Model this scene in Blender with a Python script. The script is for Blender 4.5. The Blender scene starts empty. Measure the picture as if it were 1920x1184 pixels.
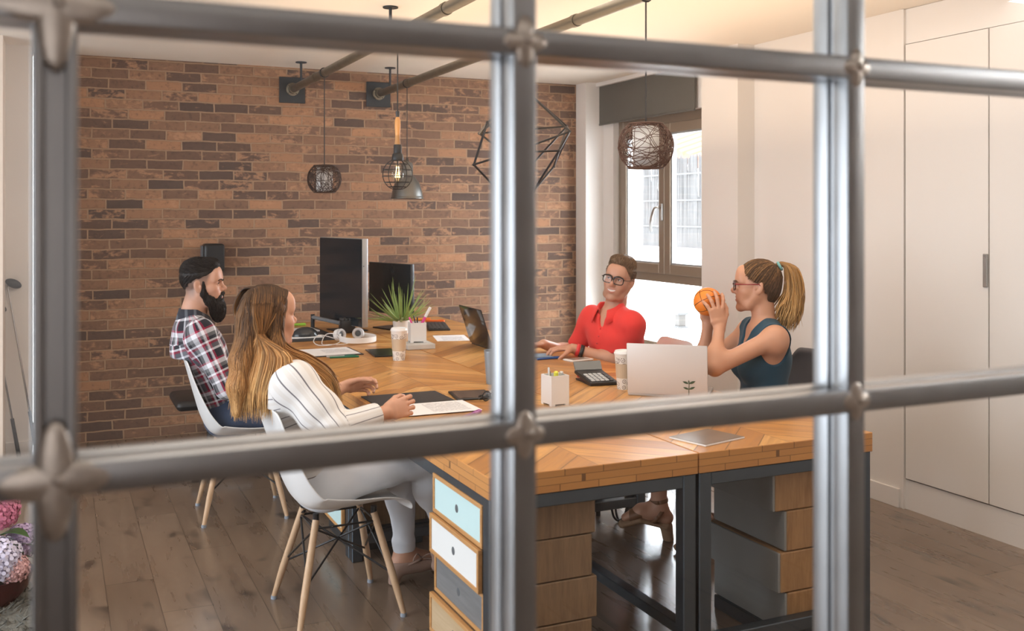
import bpy, bmesh, math, random
import numpy as np
from mathutils import Vector, Matrix, Euler
random.seed(7); np.random.seed(7)
sc = bpy.context.scene
COL = sc.collection
PI = math.pi
R = math.radians

# ------------------------------------------------------------------ camera
cam_d = bpy.data.cameras.new('camera')
cam = bpy.data.objects.new('camera', cam_d); COL.objects.link(cam)
cam.location = (0, 0, 1.55)
cam.rotation_euler = (R(90), 0, R(-24.5))
cam_d.sensor_width = 36.0
cam_d.lens = 35.25
cam_d.shift_y = -0.099
cam_d.clip_start = 0.05
cam_d.dof.use_dof = True
cam_d.dof.focus_distance = 4.7
cam_d.dof.aperture_fstop = 3.6
sc.camera = cam

# ------------------------------------------------------------------ world, sun, window light, added fills, exposure
w = bpy.data.worlds.new('sky'); sc.world = w; w.use_nodes = True
nt = w.node_tree; nt.nodes.clear()
wo = nt.nodes.new('ShaderNodeOutputWorld'); bg = nt.nodes.new('ShaderNodeBackground')
bg.inputs[0].default_value = (0.93, 0.97, 1.0, 1); bg.inputs[1].default_value = 21.0
nt.links.new(bg.outputs[0], wo.inputs[0])

def area(name, loc, rot, sx, sy, power, col):
    l = bpy.data.lights.new(name, 'AREA'); l.shape = 'RECTANGLE'; l.size = sx; l.size_y = sy
    l.energy = power; l.color = col
    o = bpy.data.objects.new(name, l); COL.objects.link(o); o.location = loc; o.rotation_euler = rot
    return o
sun = bpy.data.lights.new('sun', 'SUN'); sun.energy = 14; sun.angle = R(3); sun.color = (1, .95, .87)
so = bpy.data.objects.new('sun', sun); COL.objects.link(so); so.rotation_euler = (R(35), 0, R(-60))
wp = area('window_daylight', (4.28, 6.30, 1.42), (0, R(90), 0), 1.80, 1.60, 10, (1, 1, 1)); wp.data.cycles.is_portal = True
area('ceiling_fill', (1.6, 2.75, 2.58), (0, 0, 0), 3.2, 2.8, 47, (1, .90, .78))  # warm fill added under the ceiling; stands for no lamp of the room
area('upward_fill', (2.3, 4.4, 1.95), (R(180), 0, 0), 2.6, 3.2, 36, (1, .74, .50))  # unseen panel facing up, added to warm the ceiling and upper walls
area('corridor_fill', (.8, -.7, 2.58), (0, 0, 0), 3.0, .9, 7, (1, .93, .86))  # fill added so the fronts of the partition bars come out brighter

area('left_fill', (-2.9, 3.6, 1.35), (0, R(-90), 0), 2.2, 4.6, 175, (.84, .92, 1.0))  # added cool fill in front of a closed wall; no window is built
area('corridor_back_fill', (-.62, -1.37, 1.55), (R(90), 0, R(180)), 1.3, 1.5, 20, (.80, .90, 1.0))  # bluish panel added for the left post and glass haze; no window here
sc.view_settings.view_transform = 'Standard'; sc.view_settings.look = 'None'
sc.view_settings.exposure = 0.10; sc.view_settings.gamma = 1.0
sc.view_settings.use_curve_mapping = False
sc.cycles.use_denoising = True
sc.cycles.max_bounces = 10; sc.cycles.transparent_max_bounces = 16
sc.cycles.caustics_reflective = False; sc.cycles.caustics_refractive = False
sc.cycles.sample_clamp_indirect = 6.0
# ------------------------------------------------------------------ object helpers
def thing(name, label, cat, loc=(0, 0, 0), rz=0.0, group=None):
    o = bpy.data.objects.new(name, None); COL.objects.link(o)
    o.empty_display_size = .05
    o.location = loc; o.rotation_euler = (0, 0, rz)
    o['label'] = label; o['category'] = cat
    if group: o['group'] = group
    return o
def tag(o, label, cat, group=None):
    o['label'] = label; o['category'] = cat
    if group: o['group'] = group
    return o
def struct(o):
    o['kind'] = 'structure'; return o
def dup(root, loc, rz=None, label=None, group=None):
    r = root.copy(); COL.objects.link(r); r.location = loc
    if rz is not None: r.rotation_euler = (0, 0, rz)
    if label: r['label'] = label
    if group: r['group'] = group
    for ch in list(root.children):
        c = ch.copy(); COL.objects.link(c); c.parent = r
        for g in list(ch.children):
            d = g.copy(); COL.objects.link(d); d.parent = c
    return r

def sharp(bm, ang):
    for f in bm.faces: f.smooth = True
    for e in bm.edges:
        if len(e.link_faces) == 2:
            try:
                if e.calc_face_angle() > ang: e.smooth = False
            except ValueError: pass

class MB:
    """collects shapes into ONE mesh object"""
    def __init__(s): s.bm = bmesh.new(); s.mi = 0
    def _fin(s, n0):
        s.bm.faces.ensure_lookup_table()
        for f in s.bm.faces[n0:]: f.material_index = s.mi
        return s
    def box(s, a, b, bev=0.0, M=None, seg=1):
        n0 = len(s.bm.faces)
        a = Vector(a); b = Vector(b); c = (a + b) / 2; d = b - a
        m = Matrix.Translation(c) @ Matrix.Diagonal((abs(d.x), abs(d.y), abs(d.z), 1))
        if bev > 0:
            t = bmesh.new(); bmesh.ops.create_cube(t, size=1, matrix=m)
            bmesh.ops.bevel(t, geom=t.edges[:], offset=bev, segments=seg, affect='EDGES', profile=.5)
            if M: t.transform(M)
            me = bpy.data.meshes.new('t'); t.to_mesh(me); t.free(); s.bm.from_mesh(me); bpy.data.meshes.remove(me)
        else:
            bmesh.ops.create_cube(s.bm, size=1, matrix=(M @ m) if M else m)
        return s._fin(n0)
    def tube(s, pts, r, seg=8, closed=False, caps=True, flat=1.0):
        n0 = len(s.bm.faces)
        P = [Vector(p) for p in pts]; n = len(P)
        rr = r if isinstance(r, (list, tuple)) else [r] * n
        T = []
        for i in range(n):
            if closed: t = P[(i + 1) % n] - P[i - 1]
            else: t = P[min(i + 1, n - 1)] - P[max(i - 1, 0)]
            T.append(t.normalized())
        up = Vector((0, 0, 1)) if abs(T[0].z) < .9 else Vector((1, 0, 0))
        u = T[0].cross(up).normalized(); rings = []
        for i in range(n):
            u = (u - T[i] * u.dot(T[i]))
            u = u.normalized() if u.length > 1e-9 else T[i].orthogonal().normalized()
            v = T[i].cross(u)
            rings.append([s.bm.verts.new(P[i] + (u * math.cos(2 * PI * k / seg) + v * math.sin(2 * PI * k / seg) * flat) * rr[i]) for k in range(seg)])
        for i in range(n if closed else n - 1):
            A = rings[i]; B = rings[(i + 1) % n]
            for k in range(seg):
                try: s.bm.faces.new((A[k], B[k], B[(k + 1) % seg], A[(k + 1) % seg]))
                except ValueError: pass
        if caps and not closed:
            s.bm.faces.new(rings[0]); s.bm.faces.new(rings[-1][::-1])
        return s._fin(n0)
    def lathe(s, prof, seg=24, M=None, caps=True):
        n0 = len(s.bm.faces); M = M or Matrix()
        rings = []
        for (r, z) in prof:
            if r < 1e-6: rings.append([s.bm.verts.new(M @ Vector((0, 0, z)))])
            else: rings.append([s.bm.verts.new(M @ Vector((r * math.cos(2 * PI * k / seg), r * math.sin(2 * PI * k / seg), z))) for k in range(seg)])
        for A, B in zip(rings, rings[1:]):
            for k in range(seg):
                k2 = (k + 1) % seg
                if len(A) == 1 and len(B) == 1: continue
                if len(A) == 1: s.bm.faces.new((A[0], B[k2], B[k]))
                elif len(B) == 1: s.bm.faces.new((A[k], A[k2], B[0]))
                else: s.bm.faces.new((A[k], A[k2], B[k2], B[k]))
        if caps:
            if len(rings[0]) > 2: s.bm.faces.new(rings[0][::-1])
            if len(rings[-1]) > 2: s.bm.faces.new(rings[-1])
        return s._fin(n0)
    def ball(s, c, rad, seg=20, rings=12, M=None):
        rad = rad if isinstance(rad, (tuple, list)) else (rad,) * 3
        m = Matrix.Translation(c) @ (M or Matrix()) @ Matrix.Diagonal((rad[0], rad[1], rad[2], 1))
        return s.lathe([(math.sin(PI * i / rings), -math.cos(PI * i / rings)) for i in range(rings + 1)], seg, m)
    def poly(s, pts, h, M=None):
        """prism: outline in xy, from z=0 to h"""
        n0 = len(s.bm.faces); M = M or Matrix()
        A = [s.bm.verts.new(M @ Vector((x, y, 0))) for x, y in pts]
        B = [s.bm.verts.new(M @ Vector((x, y, h))) for x, y in pts]
        s.bm.faces.new(A[::-1]); s.bm.faces.new(B)
        for i in range(len(A)):
            j = (i + 1) % len(A); s.bm.faces.new((A[i], A[j], B[j], B[i]))
        return s._fin(n0)
    def grid(s, rows):
        n0 = len(s.bm.faces)
        V = [[s.bm.verts.new(p) for p in r] for r in rows]
        for A, B in zip(V, V[1:]):
            for k in range(len(A) - 1): s.bm.faces.new((A[k], A[k + 1], B[k + 1], B[k]))
        return s._fin(n0)
    def build(s, name, mats, parent=None, loc=(0, 0, 0), rot=(0, 0, 0), ang=35, label=None, solid=0):
        bmesh.ops.recalc_face_normals(s.bm, faces=s.bm.faces[:]) if solid == 0 else None
        sharp(s.bm, R(ang))
        me = bpy.data.meshes.new(name); s.bm.to_mesh(me); s.bm.free()
        for m in (mats if isinstance(mats, (list, tuple)) else [mats]): me.materials.append(m)
        o = bpy.data.objects.new(name, me); COL.objects.link(o)
        o.location = loc; o.rotation_euler = rot
        if parent: o.parent = parent
        if label: o['label'] = label
        if solid:
            md = o.modifiers.new('thickness', 'SOLIDIFY'); md.thickness = solid; md.offset = 0
        return o

def spline(P, n=8, closed=False):
    """Catmull-Rom through the points"""
    P = [Vector(p) for p in P]; out = []
    N = len(P)
    for i in range(N if closed else N - 1):
        p0 = P[i - 1] if (i > 0 or closed) else P[0] * 2 - P[1]
        p1 = P[i]; p2 = P[(i + 1) % N]
        p3 = P[(i + 2) % N] if (closed or i + 2 < N) else p2 * 2 - p1
        for k in range(n):
            t = k / n
            out.append(.5 * ((2 * p1) + (p2 - p0) * t + (2 * p0 - 5 * p1 + 4 * p2 - p3) * t * t + (3 * p1 - p0 - 3 * p2 + p3) * t ** 3))
    if not closed: out.append(P[-1])
    return out

# ------------------------------------------------------------------ materials
class NT:
    def __init__(s, name):
        s.m = bpy.data.materials.new(name); s.m.use_nodes = True
        s.t = s.m.node_tree; s.t.nodes.clear()
        s.out = s.t.nodes.new('ShaderNodeOutputMaterial')
    def n(s, typ, **kw):
        nd = s.t.nodes.new(typ)
        for k, v in kw.items():
            if k.startswith('i_'):
                key = k[2:]; key = int(key) if key.isdigit() else key.replace('_', ' ')
                s.set(nd.inputs[key], v)
            else: setattr(nd, k, v)
        return nd
    def set(s, sock, v):
        if isinstance(v, bpy.types.NodeSocket): s.t.links.new(v, sock)
        else:
            if isinstance(v, tuple) and len(v) == 3 and sock.type == 'RGBA': v = v + (1,)
            sock.default_value = v
    def math(s, op, a, b=0.0, c=None):
        nd = s.n('ShaderNodeMath', operation=op); s.set(nd.inputs[0], a); s.set(nd.inputs[1], b)
        if c is not None: s.set(nd.inputs[2], c)
        return nd.outputs[0]
    def mix(s, f, a, b, mode='MIX'):
        nd = s.n('ShaderNodeMix', data_type='RGBA', blend_type=mode)
        s.set(nd.inputs[0], f); s.set(nd.inputs[6], a); s.set(nd.inputs[7], b); return nd.outputs[2]
    def ramp(s, f, stops, interp='LINEAR'):
        nd = s.n('ShaderNodeValToRGB'); cr = nd.color_ramp; cr.interpolation = interp
        while len(cr.elements) < len(stops): cr.elements.new(.5)
        for e, (p, c) in zip(cr.elements, stops): e.position = p; e.color = c + (1,) if len(c) == 3 else c
        s.set(nd.inputs[0], f); return nd.outputs[0]
    def coord(s, which='Object'): return s.n('ShaderNodeTexCoord').outputs[which]
    def xyz(s, v):
        nd = s.n('ShaderNodeSeparateXYZ'); s.set(nd.inputs[0], v); return nd.outputs
    def comb(s, x=0.0, y=0.0, z=0.0):
        nd = s.n('ShaderNodeCombineXYZ'); s.set(nd.inputs[0], x); s.set(nd.inputs[1], y); s.set(nd.inputs[2], z); return nd.outputs[0]
    def noise(s, v, scale, detail=2.0, rough=.5, dist=0.0):
        nd = s.n('ShaderNodeTexNoise'); s.set(nd.inputs['Vector'], v); nd.inputs['Scale'].default_value = scale
        nd.inputs['Detail'].default_value = detail; nd.inputs['Roughness'].default_value = rough; nd.inputs['Distortion'].default_value = dist
        return nd.outputs[0]
    def white(s, v):
        nd = s.n('ShaderNodeTexWhiteNoise', noise_dimensions='3D'); s.set(nd.inputs[0], v); return nd.outputs
    def vscale(s, v, sc_):
        nd = s.n('ShaderNodeVectorMath', operation='MULTIPLY'); s.set(nd.inputs[0], v); nd.inputs[1].default_value = sc_; return nd.outputs[0]
    def bump(s, h, strength=.3, dist=.002):
        nd = s.n('ShaderNodeBump'); nd.inputs['Strength'].default_value = strength; nd.inputs['Distance'].default_value = dist
        s.set(nd.inputs['Height'], h); return nd.outputs[0]
    def bsdf(s, **kw):
        nd = s.n('ShaderNodeBsdfPrincipled')
        for k, v in kw.items(): s.set(nd.inputs[k.replace('_', ' ')], v)
        s.t.links.new(nd.outputs[0], s.out.inputs[0]); return s.m

MC = {}
def plain(name, col, rough=.5, metal=0.0, var=.06, scale=30.0, bump=0.0, spec=.5, coat=0.0, sheen=0.0, emit=0.0):
    """one-colour material with a little procedural unevenness"""
    if name in MC: return MC[name]
    t = NT(name); co = t.coord()
    n = t.noise(co, scale, 3)
    c = t.mix(n, tuple(x * (1 - var) for x in col), tuple(min(1, x * (1 + var)) for x in col))
    rr = t.math('MULTIPLY_ADD', n, .12, rough - .06)
    kw = dict(Base_Color=c, Roughness=rr, Metallic=metal, Specular_IOR_Level=spec, Coat_Weight=coat, Sheen_Weight=sheen)
    if bump: kw['Normal'] = t.bump(t.noise(co, scale * 6, 2), bump, .001)
    if emit: kw['Emission_Color'] = col; kw['Emission_Strength'] = emit
    MC[name] = t.bsdf(**kw); return MC[name]

def wood(name, dark, light, axis=0, scale=9.0, stretch=14.0, rough=.5, knots=0.0):
    """straight-grained timber; axis = grain direction"""
    if name in MC: return MC[name]
    t = NT(name); co = t.coord()
    s_ = [scale * 1.0] * 3; s_[axis] = scale / stretch
    oi = t.n('ShaderNodeObjectInfo').outputs['Random']
    ad = t.n('ShaderNodeVectorMath', operation='ADD'); t.set(ad.inputs[0], co); t.set(ad.inputs[1], t.comb(oi, t.math('MULTIPLY', oi, 7.0), t.math('MULTIPLY', oi, 3.0)))
    v = t.vscale(ad.outputs[0], tuple(s_))
    n1 = t.noise(v, 3.0, 6, .6, .6); n2 = t.noise(v, 12.0, 3, .6)
    f = t.math('MULTIPLY_ADD', n2, .35, t.math('MULTIPLY', n1, .65))
    c = t.ramp(f, [(.3, dark), (.7, light)])
    MC[name] = t.bsdf(Base_Color=c, Roughness=rough, Normal=t.bump(f, .15, .001)); return MC[name]

def steel(name, col, rough=.35):
    if name in MC: return MC[name]
    t = NT(name); co = t.coord()
    n = t.noise(co, 14, 4, .6, .5); n2 = t.noise(co, 3, 2)
    c = t.mix(t.math('MULTIPLY', n2, .6), tuple(x * .75 for x in col), tuple(min(1, x * 1.25) for x in col))
    MC[name] = t.bsdf(Base_Color=c, Roughness=t.math('MULTIPLY_ADD', n, .25, rough - .1), Metallic=.85); return MC[name]
# ------------------------------------------------------------------ setting materials
def m_brick():
    """hand-made slim bricks, each with its own tone, in an uneven running bond"""
    t = NT('brick'); co = t.coord(); x, y, z = t.xyz(co); BH, BW = .0689, .240
    wob = t.math('MULTIPLY_ADD', t.noise(co, 14, 3), .010, -.005); wob2 = t.math('MULTIPLY_ADD', t.noise(co, 5, 2), .012, -.006)
    zz = t.math('DIVIDE', t.math('ADD', t.math('ADD', z, wob), wob2), BH); row = t.math('FLOOR', zz)
    rr = t.white(t.comb(row, 4.0, 0.0))[0]
    xx = t.math('ADD', t.math('DIVIDE', t.math('ADD', x, wob), BW), t.math('ADD', t.math('MULTIPLY', t.math('FLOORED_MODULO', row, 2.0), .5), t.math('MULTIPLY', rr, .22)))
    col = t.math('FLOOR', xx); fx = t.math('MULTIPLY', t.math('FRACT', xx), BW); fz = t.math('MULTIPLY', t.math('FRACT', zz), BH)
    ed = t.math('MINIMUM', t.math('MINIMUM', fx, t.math('SUBTRACT', BW, fx)), t.math('MINIMUM', fz, t.math('SUBTRACT', BH, fz)))
    mo = t.ramp(t.math('DIVIDE', ed, .010), [(.42, (1, 1, 1)), (.62, (0, 0, 0))])
    w1 = t.white(t.comb(col, row, 3.0)); r = w1[0]; r2 = t.white(t.comb(col, row, 9.0))[0]
    base = t.ramp(r, [(0.0, (.095, .062, .049)), (.30, (.140, .080, .055)), (.55, (.205, .112, .070)), (.78, (.275, .145, .083)), (1.0, (.39, .195, .103))])
    vb = t.comb(t.math('ADD', t.math('MULTIPLY', x, 9.0), t.math('MULTIPLY', r, 20.0)), t.math('MULTIPLY', z, 16.0), r)
    b1 = t.noise(vb, 1.3, 6, .68, .4)
    th = t.math('MULTIPLY_ADD', r2, -.20, .66)
    m1 = t.math('MULTIPLY', t.ramp(t.math('SUBTRACT', b1, th), [(0.0, (0, 0, 0)), (.10, (1, 1, 1))]), .75)
    c1 = t.mix(m1, base, (.45, .24, .135))
    dk = t.noise(co, 34, 5, .75); c2 = t.mix(t.ramp(dk, [(.52, (0, 0, 0)), (.74, (.75, .75, .75))]), c1, (.052, .036, .030))
    mort = t.mix(t.noise(co, 40, 3), (.29, .18, .112), (.39, .245, .152))
    c = t.mix(mo, c2, mort)
    h = t.math('SUBTRACT', t.math('MULTIPLY', t.noise(co, 60, 4, .7), .5), t.math('MULTIPLY', mo, 1.2))
    return t.bsdf(Base_Color=c, Roughness=.85, Normal=t.bump(h, .8, .008))

def m_floor():
    t = NT('oak floor'); x, y, z = t.xyz(t.coord())
    W, L = .19, 1.35
    ci = t.math('FLOOR', t.math('DIVIDE', x, W))
    off = t.math('MULTIPLY', t.white(t.comb(ci, 1.0, 0.0))[0], L)
    yy = t.math('DIVIDE', t.math('ADD', y, off), L)
    ri = t.math('FLOOR', yy)
    rnd = t.white(t.comb(ci, ri, 2.0))[0]
    fx = t.math('FRACT', t.math('DIVIDE', x, W)); fy = t.math('FRACT', yy)
    ex = t.math('MINIMUM', fx, t.math('SUBTRACT', 1.0, fx)); ey = t.math('MINIMUM', fy, t.math('SUBTRACT', 1.0, fy))
    gap = t.math('MAXIMUM', t.math('LESS_THAN', ex, .008), t.math('LESS_THAN', ey, .0016))
    v = t.comb(t.math('MULTIPLY', x, 9.0), t.math('ADD', t.math('MULTIPLY', y, 1.1), t.math('MULTIPLY', rnd, 30.0)), t.math('MULTIPLY', rnd, 9.0))
    g = t.noise(v, 2.0, 4, .55, .35)
    v2 = t.comb(t.math('MULTIPLY', x, 5.0), t.math('ADD', t.math('MULTIPLY', y, 2.3), t.math('MULTIPLY', rnd, 50.0)), 0.0)
    kn = t.ramp(t.noise(v2, 1.5, 2, .5, .4), [(.60, (0, 0, 0)), (.72, (1, 1, 1))])
    a = t.mix(rnd, (.165, .112, .077), (.25, .176, .123))
    c = t.mix(t.ramp(g, [(.3, (0, 0, 0)), (.72, (1, 1, 1))]), t.mix(.32, a, (.095, .066, .047)), t.mix(.22, a, (.31, .235, .17)))
    c = t.mix(t.math('MULTIPLY', kn, .75), c, (.035, .026, .022))
    c = t.mix(t.math('MULTIPLY', gap, .7), c, (.03, .02, .014))
    return t.bsdf(Base_Color=c, Roughness=t.math('MULTIPLY_ADD', g, .16, .21), Specular_IOR_Level=.5, Coat_Weight=.35, Coat_Roughness=.14, Normal=t.bump(t.math('SUBTRACT', t.math('MULTIPLY', g, .4), t.math('MULTIPLY', gap, 2.0)), .10, .002))

def m_glass(name='pane glass', tint=(.98, .99, 1.0), f0=.045):
    """thin flat glazing: Schlick mirror over clear transmission"""
    t = NT(name)
    ge = t.n('ShaderNodeNewGeometry'); dp = t.n('ShaderNodeVectorMath', operation='DOT_PRODUCT')
    t.set(dp.inputs[0], ge.outputs['Normal']); t.set(dp.inputs[1], ge.outputs['Incoming'])
    f = t.math('MULTIPLY_ADD', t.math('POWER', t.math('SUBTRACT', 1.0, t.math('ABSOLUTE', dp.outputs['Value'])), 5.0), 1.0 - f0, f0)
    tr = t.n('ShaderNodeBsdfTransparent', i_Color=tint); gl = t.n('ShaderNodeBsdfGlossy', i_Roughness=.0)
    mx = t.n('ShaderNodeMixShader'); t.set(mx.inputs[0], f)
    t.t.links.new(tr.outputs[0], mx.inputs[1]); t.t.links.new(gl.outputs[0], mx.inputs[2])
    t.t.links.new(mx.outputs[0], t.out.inputs[0]); return t.m

M_WALL = plain('wall paint', (.815, .775, .735), .75, var=.02, scale=4)
M_CEIL = plain('ceiling paint', (.86, .79, .70), .8, var=.02, scale=3)
M_WHITE = plain('white lacquer', (.82, .79, .76), .4, var=.01)
M_BRICK = m_brick(); M_FLOOR = m_floor(); M_GLASS = m_glass()
M_ALU = plain('brown window aluminium', (.29, .23, .175), .38, .35, var=.05)
M_ALUL = plain('grey window gasket', (.35, .36, .36), .4, .2, var=.03)
M_PART = plain('brushed partition steel', (.36, .365, .375), .33, .85, var=.15, scale=12)
M_STEEL = steel('raw dark steel', (.10, .125, .15), .38)
M_BLACK = plain('black plastic', (.012, .013, .015), .42, var=.1)
M_BLACKM = plain('black metal', (.018, .018, .02), .4, .3, var=.1)

# ------------------------------------------------------------------ room shell (brick wall y=7.39, window wall x=4.06)
HC = 2.63; YB = 7.39; XW = 4.06
struct(MB().box((-3.2, -1.5, -.1), (4.75, YB + .2, 0)).build('floor', M_FLOOR))
struct(MB().box((-3.2, -1.5, 0), (4.75, -1.4, HC)).build('wall_corridor', plain('corridor paint', (.34, .275, .235), .7)))
struct(MB().box((-3.2, -1.5, HC), (4.4, YB + .2, HC + .12)).build('ceiling', M_CEIL))
struct(MB().box((-.13, YB, 0), (3.97, YB + .15, HC)).build('wall_back', M_BRICK))
struct(MB().box((-3.3, -1.5, 0), (-3.2, YB + .15, HC)).build('wall_side', M_WALL))
struct(MB().box((4.7, -1.5, 0), (4.75, 1.0, HC)).box((4.47, 1.0, 0), (4.75, 3.9, HC)).build('wall_end', M_WALL))
# white wall face left of the brick, and the nearer beige reveal
struct(MB().box((-1.6, 7.13, 0), (-.135, YB + .15, HC)).box((-3.2, 7.13, 0), (-1.6, YB + .15, HC)).build('wall_left', M_WALL))
struct(MB().box((-.70, 6.78, 0), (-.287, 7.129, HC)).build('trim_1', plain('beige reveal', (.74, .62, .52), .7, var=.02)))
struct(MB().box((-.286, 7.112, 0), (-.137, 7.13, .10), .003).build('baseboard_left', M_WHITE))
# window wall: corner pier, reveal piece, parapet, lintel, projecting pier, long wall
mb = MB()
mb.box((3.955, 7.22, 0), (4.4, YB + .15, HC))                       # corner pier
mb.box((4.12, 7.06, 0), (4.4, 7.22, HC))                          # white reveal beside the window
mb.box((4.14, 5.57, 0), (4.4, 7.06, .50))                         # parapet
mb.box((4.12, 5.57, 2.30), (4.4, 7.06, HC))                       # lintel behind the blind
mb.box((3.93, 5.18, 0), (4.4, 5.57, HC))                          # projecting pier
mb.box((XW, 3.955, 0), (4.4, 5.18, HC))                            # wall up to the cabinet
struct(mb.build('wall_right', M_WALL))
struct(MB().box((4.045, 3.965, 0), (XW, 5.175, .10), .002).build('baseboard_right', M_WHITE))
struct(MB().box((4.02, 5.6, .50), (4.17, 7.05, .53), .004).build('trim_2', plain('stone sill', (.50, .44, .36), .6)))

# ------------------------------------------------------------------ window_1: aluminium casement in the window wall
win = thing('window_1', 'brown aluminium casement window', 'window'); del win['category']; del win['label']; win['kind'] = 'structure'
X0 = 4.17; Y0, Y1 = 5.50, 7.06; Z0, Z1 = .53, 2.30
YM = 6.36
mb = MB()
def bar(mb, ya, za, yb, zb, x0=X0, d=.06): mb.box((x0, ya, za), (x0 + d, yb, zb), .004)
bar(mb, Y1 - .07, Z0, Y1, Z1); bar(mb, Y0, Z0, Y0 + .07, Z1); bar(mb, Y0 + .07, Z1 - .07, Y1 - .07, Z1)
bar(mb, Y0 + .07, Z0, Y1 - .07, Z0 + .045); bar(mb, Y0 + .07, 1.035, Y1 - .07, 1.10)
mb.build('window_frame', M_ALU, win)
for (a, b) in ((Y0 + .07, YM), (YM + .004, Y1 - .07)):
    mb = MB(); x0 = X0 - .018; za, zb = 1.10, Z1 - .07; w_ = .075
    for q in ((a, za, a + w_, zb), (b - w_, za, b, zb), (a + w_, za, b - w_, za + w_), (a + w_, zb - w_, b - w_, zb)):
        mb.box((x0, q[0], q[1]), (x0 + .06, q[2], q[3]), .004)
    s_ = mb.build('sash', M_ALU, win)
    mb = MB()
    for q in ((a + w_, za + w_, a + w_ + .012, zb - w_), (b - w_ - .012, za + w_, b - w_, zb - w_), (a + w_ + .012, za + w_, b - w_ - .012, za + w_ + .012), (a + w_ + .012, zb - w_ - .012, b - w_ - .012, zb - w_)):
        mb.box((x0 + .012, q[0], q[1]), (x0 + .05, q[2], q[3]))
    mb.build('gasket', M_ALUL, s_)
    MB().box((x0 + .028, a + w_ + .012, za + w_ + .012), (x0 + .036, b - w_ - .012, zb - w_ - .012)).build('pane', M_GLASS, s_)
MB().box((X0 + .028, Y0 + .07, Z0 + .045), (X0 + .036, Y1 - .07, 1.035)).build('pane', M_GLASS, win)
mb = MB(); hx = X0 - .018; hy = YM + .03
mb.box((hx - .012, hy - .016, 1.50), (hx, hy + .016, 1.63), .004)
mb.tube(spline([(hx - .005, hy, 1.60), (hx - .05, hy, 1.60), (hx - .055, hy + .03, 1.585), (hx - .052, hy + .075, 1.50), (hx - .05, hy + .08, 1.42)], 5), .009, 8)
mb.build('window_handle', plain('brushed handle', (.45, .44, .42), .3, .8), win)

# roller blind hung from the ceiling in front of the window head
t = thing('roller_blind', 'dark grey roller blind drawn a little way down above the window', 'blind', (4.085, 6.6, HC))
MB().box((-.004, -.73, -.335), (.002, .72, -.03)).build('blind_fabric', plain('grey blind fabric', (.115, .108, .092), .85, var=.04, scale=200, bump=.2), t)
MB().box((-.035, -.74, -.032), (.02, .73, 0), .004).build('headrail', M_WHITE, t)
MB().box((-.008, -.73, -.350), (.006, .72, -.333), .003).build('bottom_bar', plain('grey blind bar', (.10, .095, .085), .5), t)

# ------------------------------------------------------------------ outside the window
M_RENDER = plain('white terrace render', (.85, .84, .82), .8)
struct(MB().box((4.45, 3.0, .35), (12, 16, .44)).build('terrace_floor', M_RENDER))
struct(MB().box((8.6, 5.0, .44), (8.78, 19, 1.03)).build('terrace_wall', M_RENDER))
def m_reed():
    t = NT('reed screen'); x, y, z = t.xyz(t.coord())
    n = t.noise(t.comb(0.0, t.math('MULTIPLY', y, 40.0), t.math('MULTIPLY', z, 1.5)), 1.5, 3)
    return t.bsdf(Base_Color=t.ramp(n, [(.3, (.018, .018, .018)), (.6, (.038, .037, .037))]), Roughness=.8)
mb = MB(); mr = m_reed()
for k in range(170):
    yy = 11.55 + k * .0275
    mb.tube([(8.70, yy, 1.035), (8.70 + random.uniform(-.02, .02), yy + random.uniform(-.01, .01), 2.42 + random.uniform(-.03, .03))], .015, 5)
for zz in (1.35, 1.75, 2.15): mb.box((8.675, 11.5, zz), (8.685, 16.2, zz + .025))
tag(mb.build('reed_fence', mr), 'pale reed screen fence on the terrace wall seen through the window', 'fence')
t = thing('tiled_roof', 'terracotta tiled roof edge beyond the reed fence outside the window', 'roof', (10.4, 15.2, 2.45))
mb = MB(); Mr = Matrix.Rotation(R(14), 4, 'X')
for k in range(24): mb.tube([Mr @ Vector((.0, -2.9 + k * .24, .10)), Mr @ Vector((2.5, -2.9 + k * .24, .95))], .13, 8)
mb.build('roof_tile_slope', plain('terracotta', (.12, .045, .022), .8), t)
MB().box((.15, -2.9, -2.0), (2.2, 2.6, -.75)).build('house_wall', M_RENDER, t)
t = thing('lantern', 'small grey lantern on the terrace below the window', 'lantern', (5.55, 8.22, .44))
MB().box((-.06, -.06, 0), (.06, .06, .02), .003).build('base', plain('lantern grey', (.03, .03, .03), .6), t); MB().box((-.04, -.04, .02), (.04, .04, .13)).build('glass_body', plain('lantern body', (.022, .018, .014), .6), t); MB().box((-.06, -.06, .13), (.06, .06, .155), .004).build('cap', plain('lantern grey', (.03, .03, .03), .6), t)

# ------------------------------------------------------------------ built-in cabinet, flush with the wall
t = thing('built_in_cabinet', 'white built-in cabinet with tall flat doors along the wall', 'cabinet', (XW, 3.94, 0))
mb = MB(); mb.box((.012, -2.6, .0), (.40, .012, .155)); mb.box((.012, -2.6, 2.445), (.40, .012, HC - .002)); mb.box((.03, -2.6, .155), (.40, .012, 2.445)); mb.box((-.004, .0, 0), (.40, .012, HC - .002))
mb.build('carcass', M_WHITE, t)
ya = -.008
for k in range(5):
    d = MB().box((.0, ya - .52 + .007, .163), (.022, ya, 2.44), .002).build('door', M_WHITE, t)
    if k % 2 == 0:
        MB().box((-.012, ya - .515, 1.20), (.0, ya - .49, 1.36), .003).build('door_handle', plain('satin handle', (.42, .42, .41), .3, .8), d)
    ya -= .52

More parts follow.
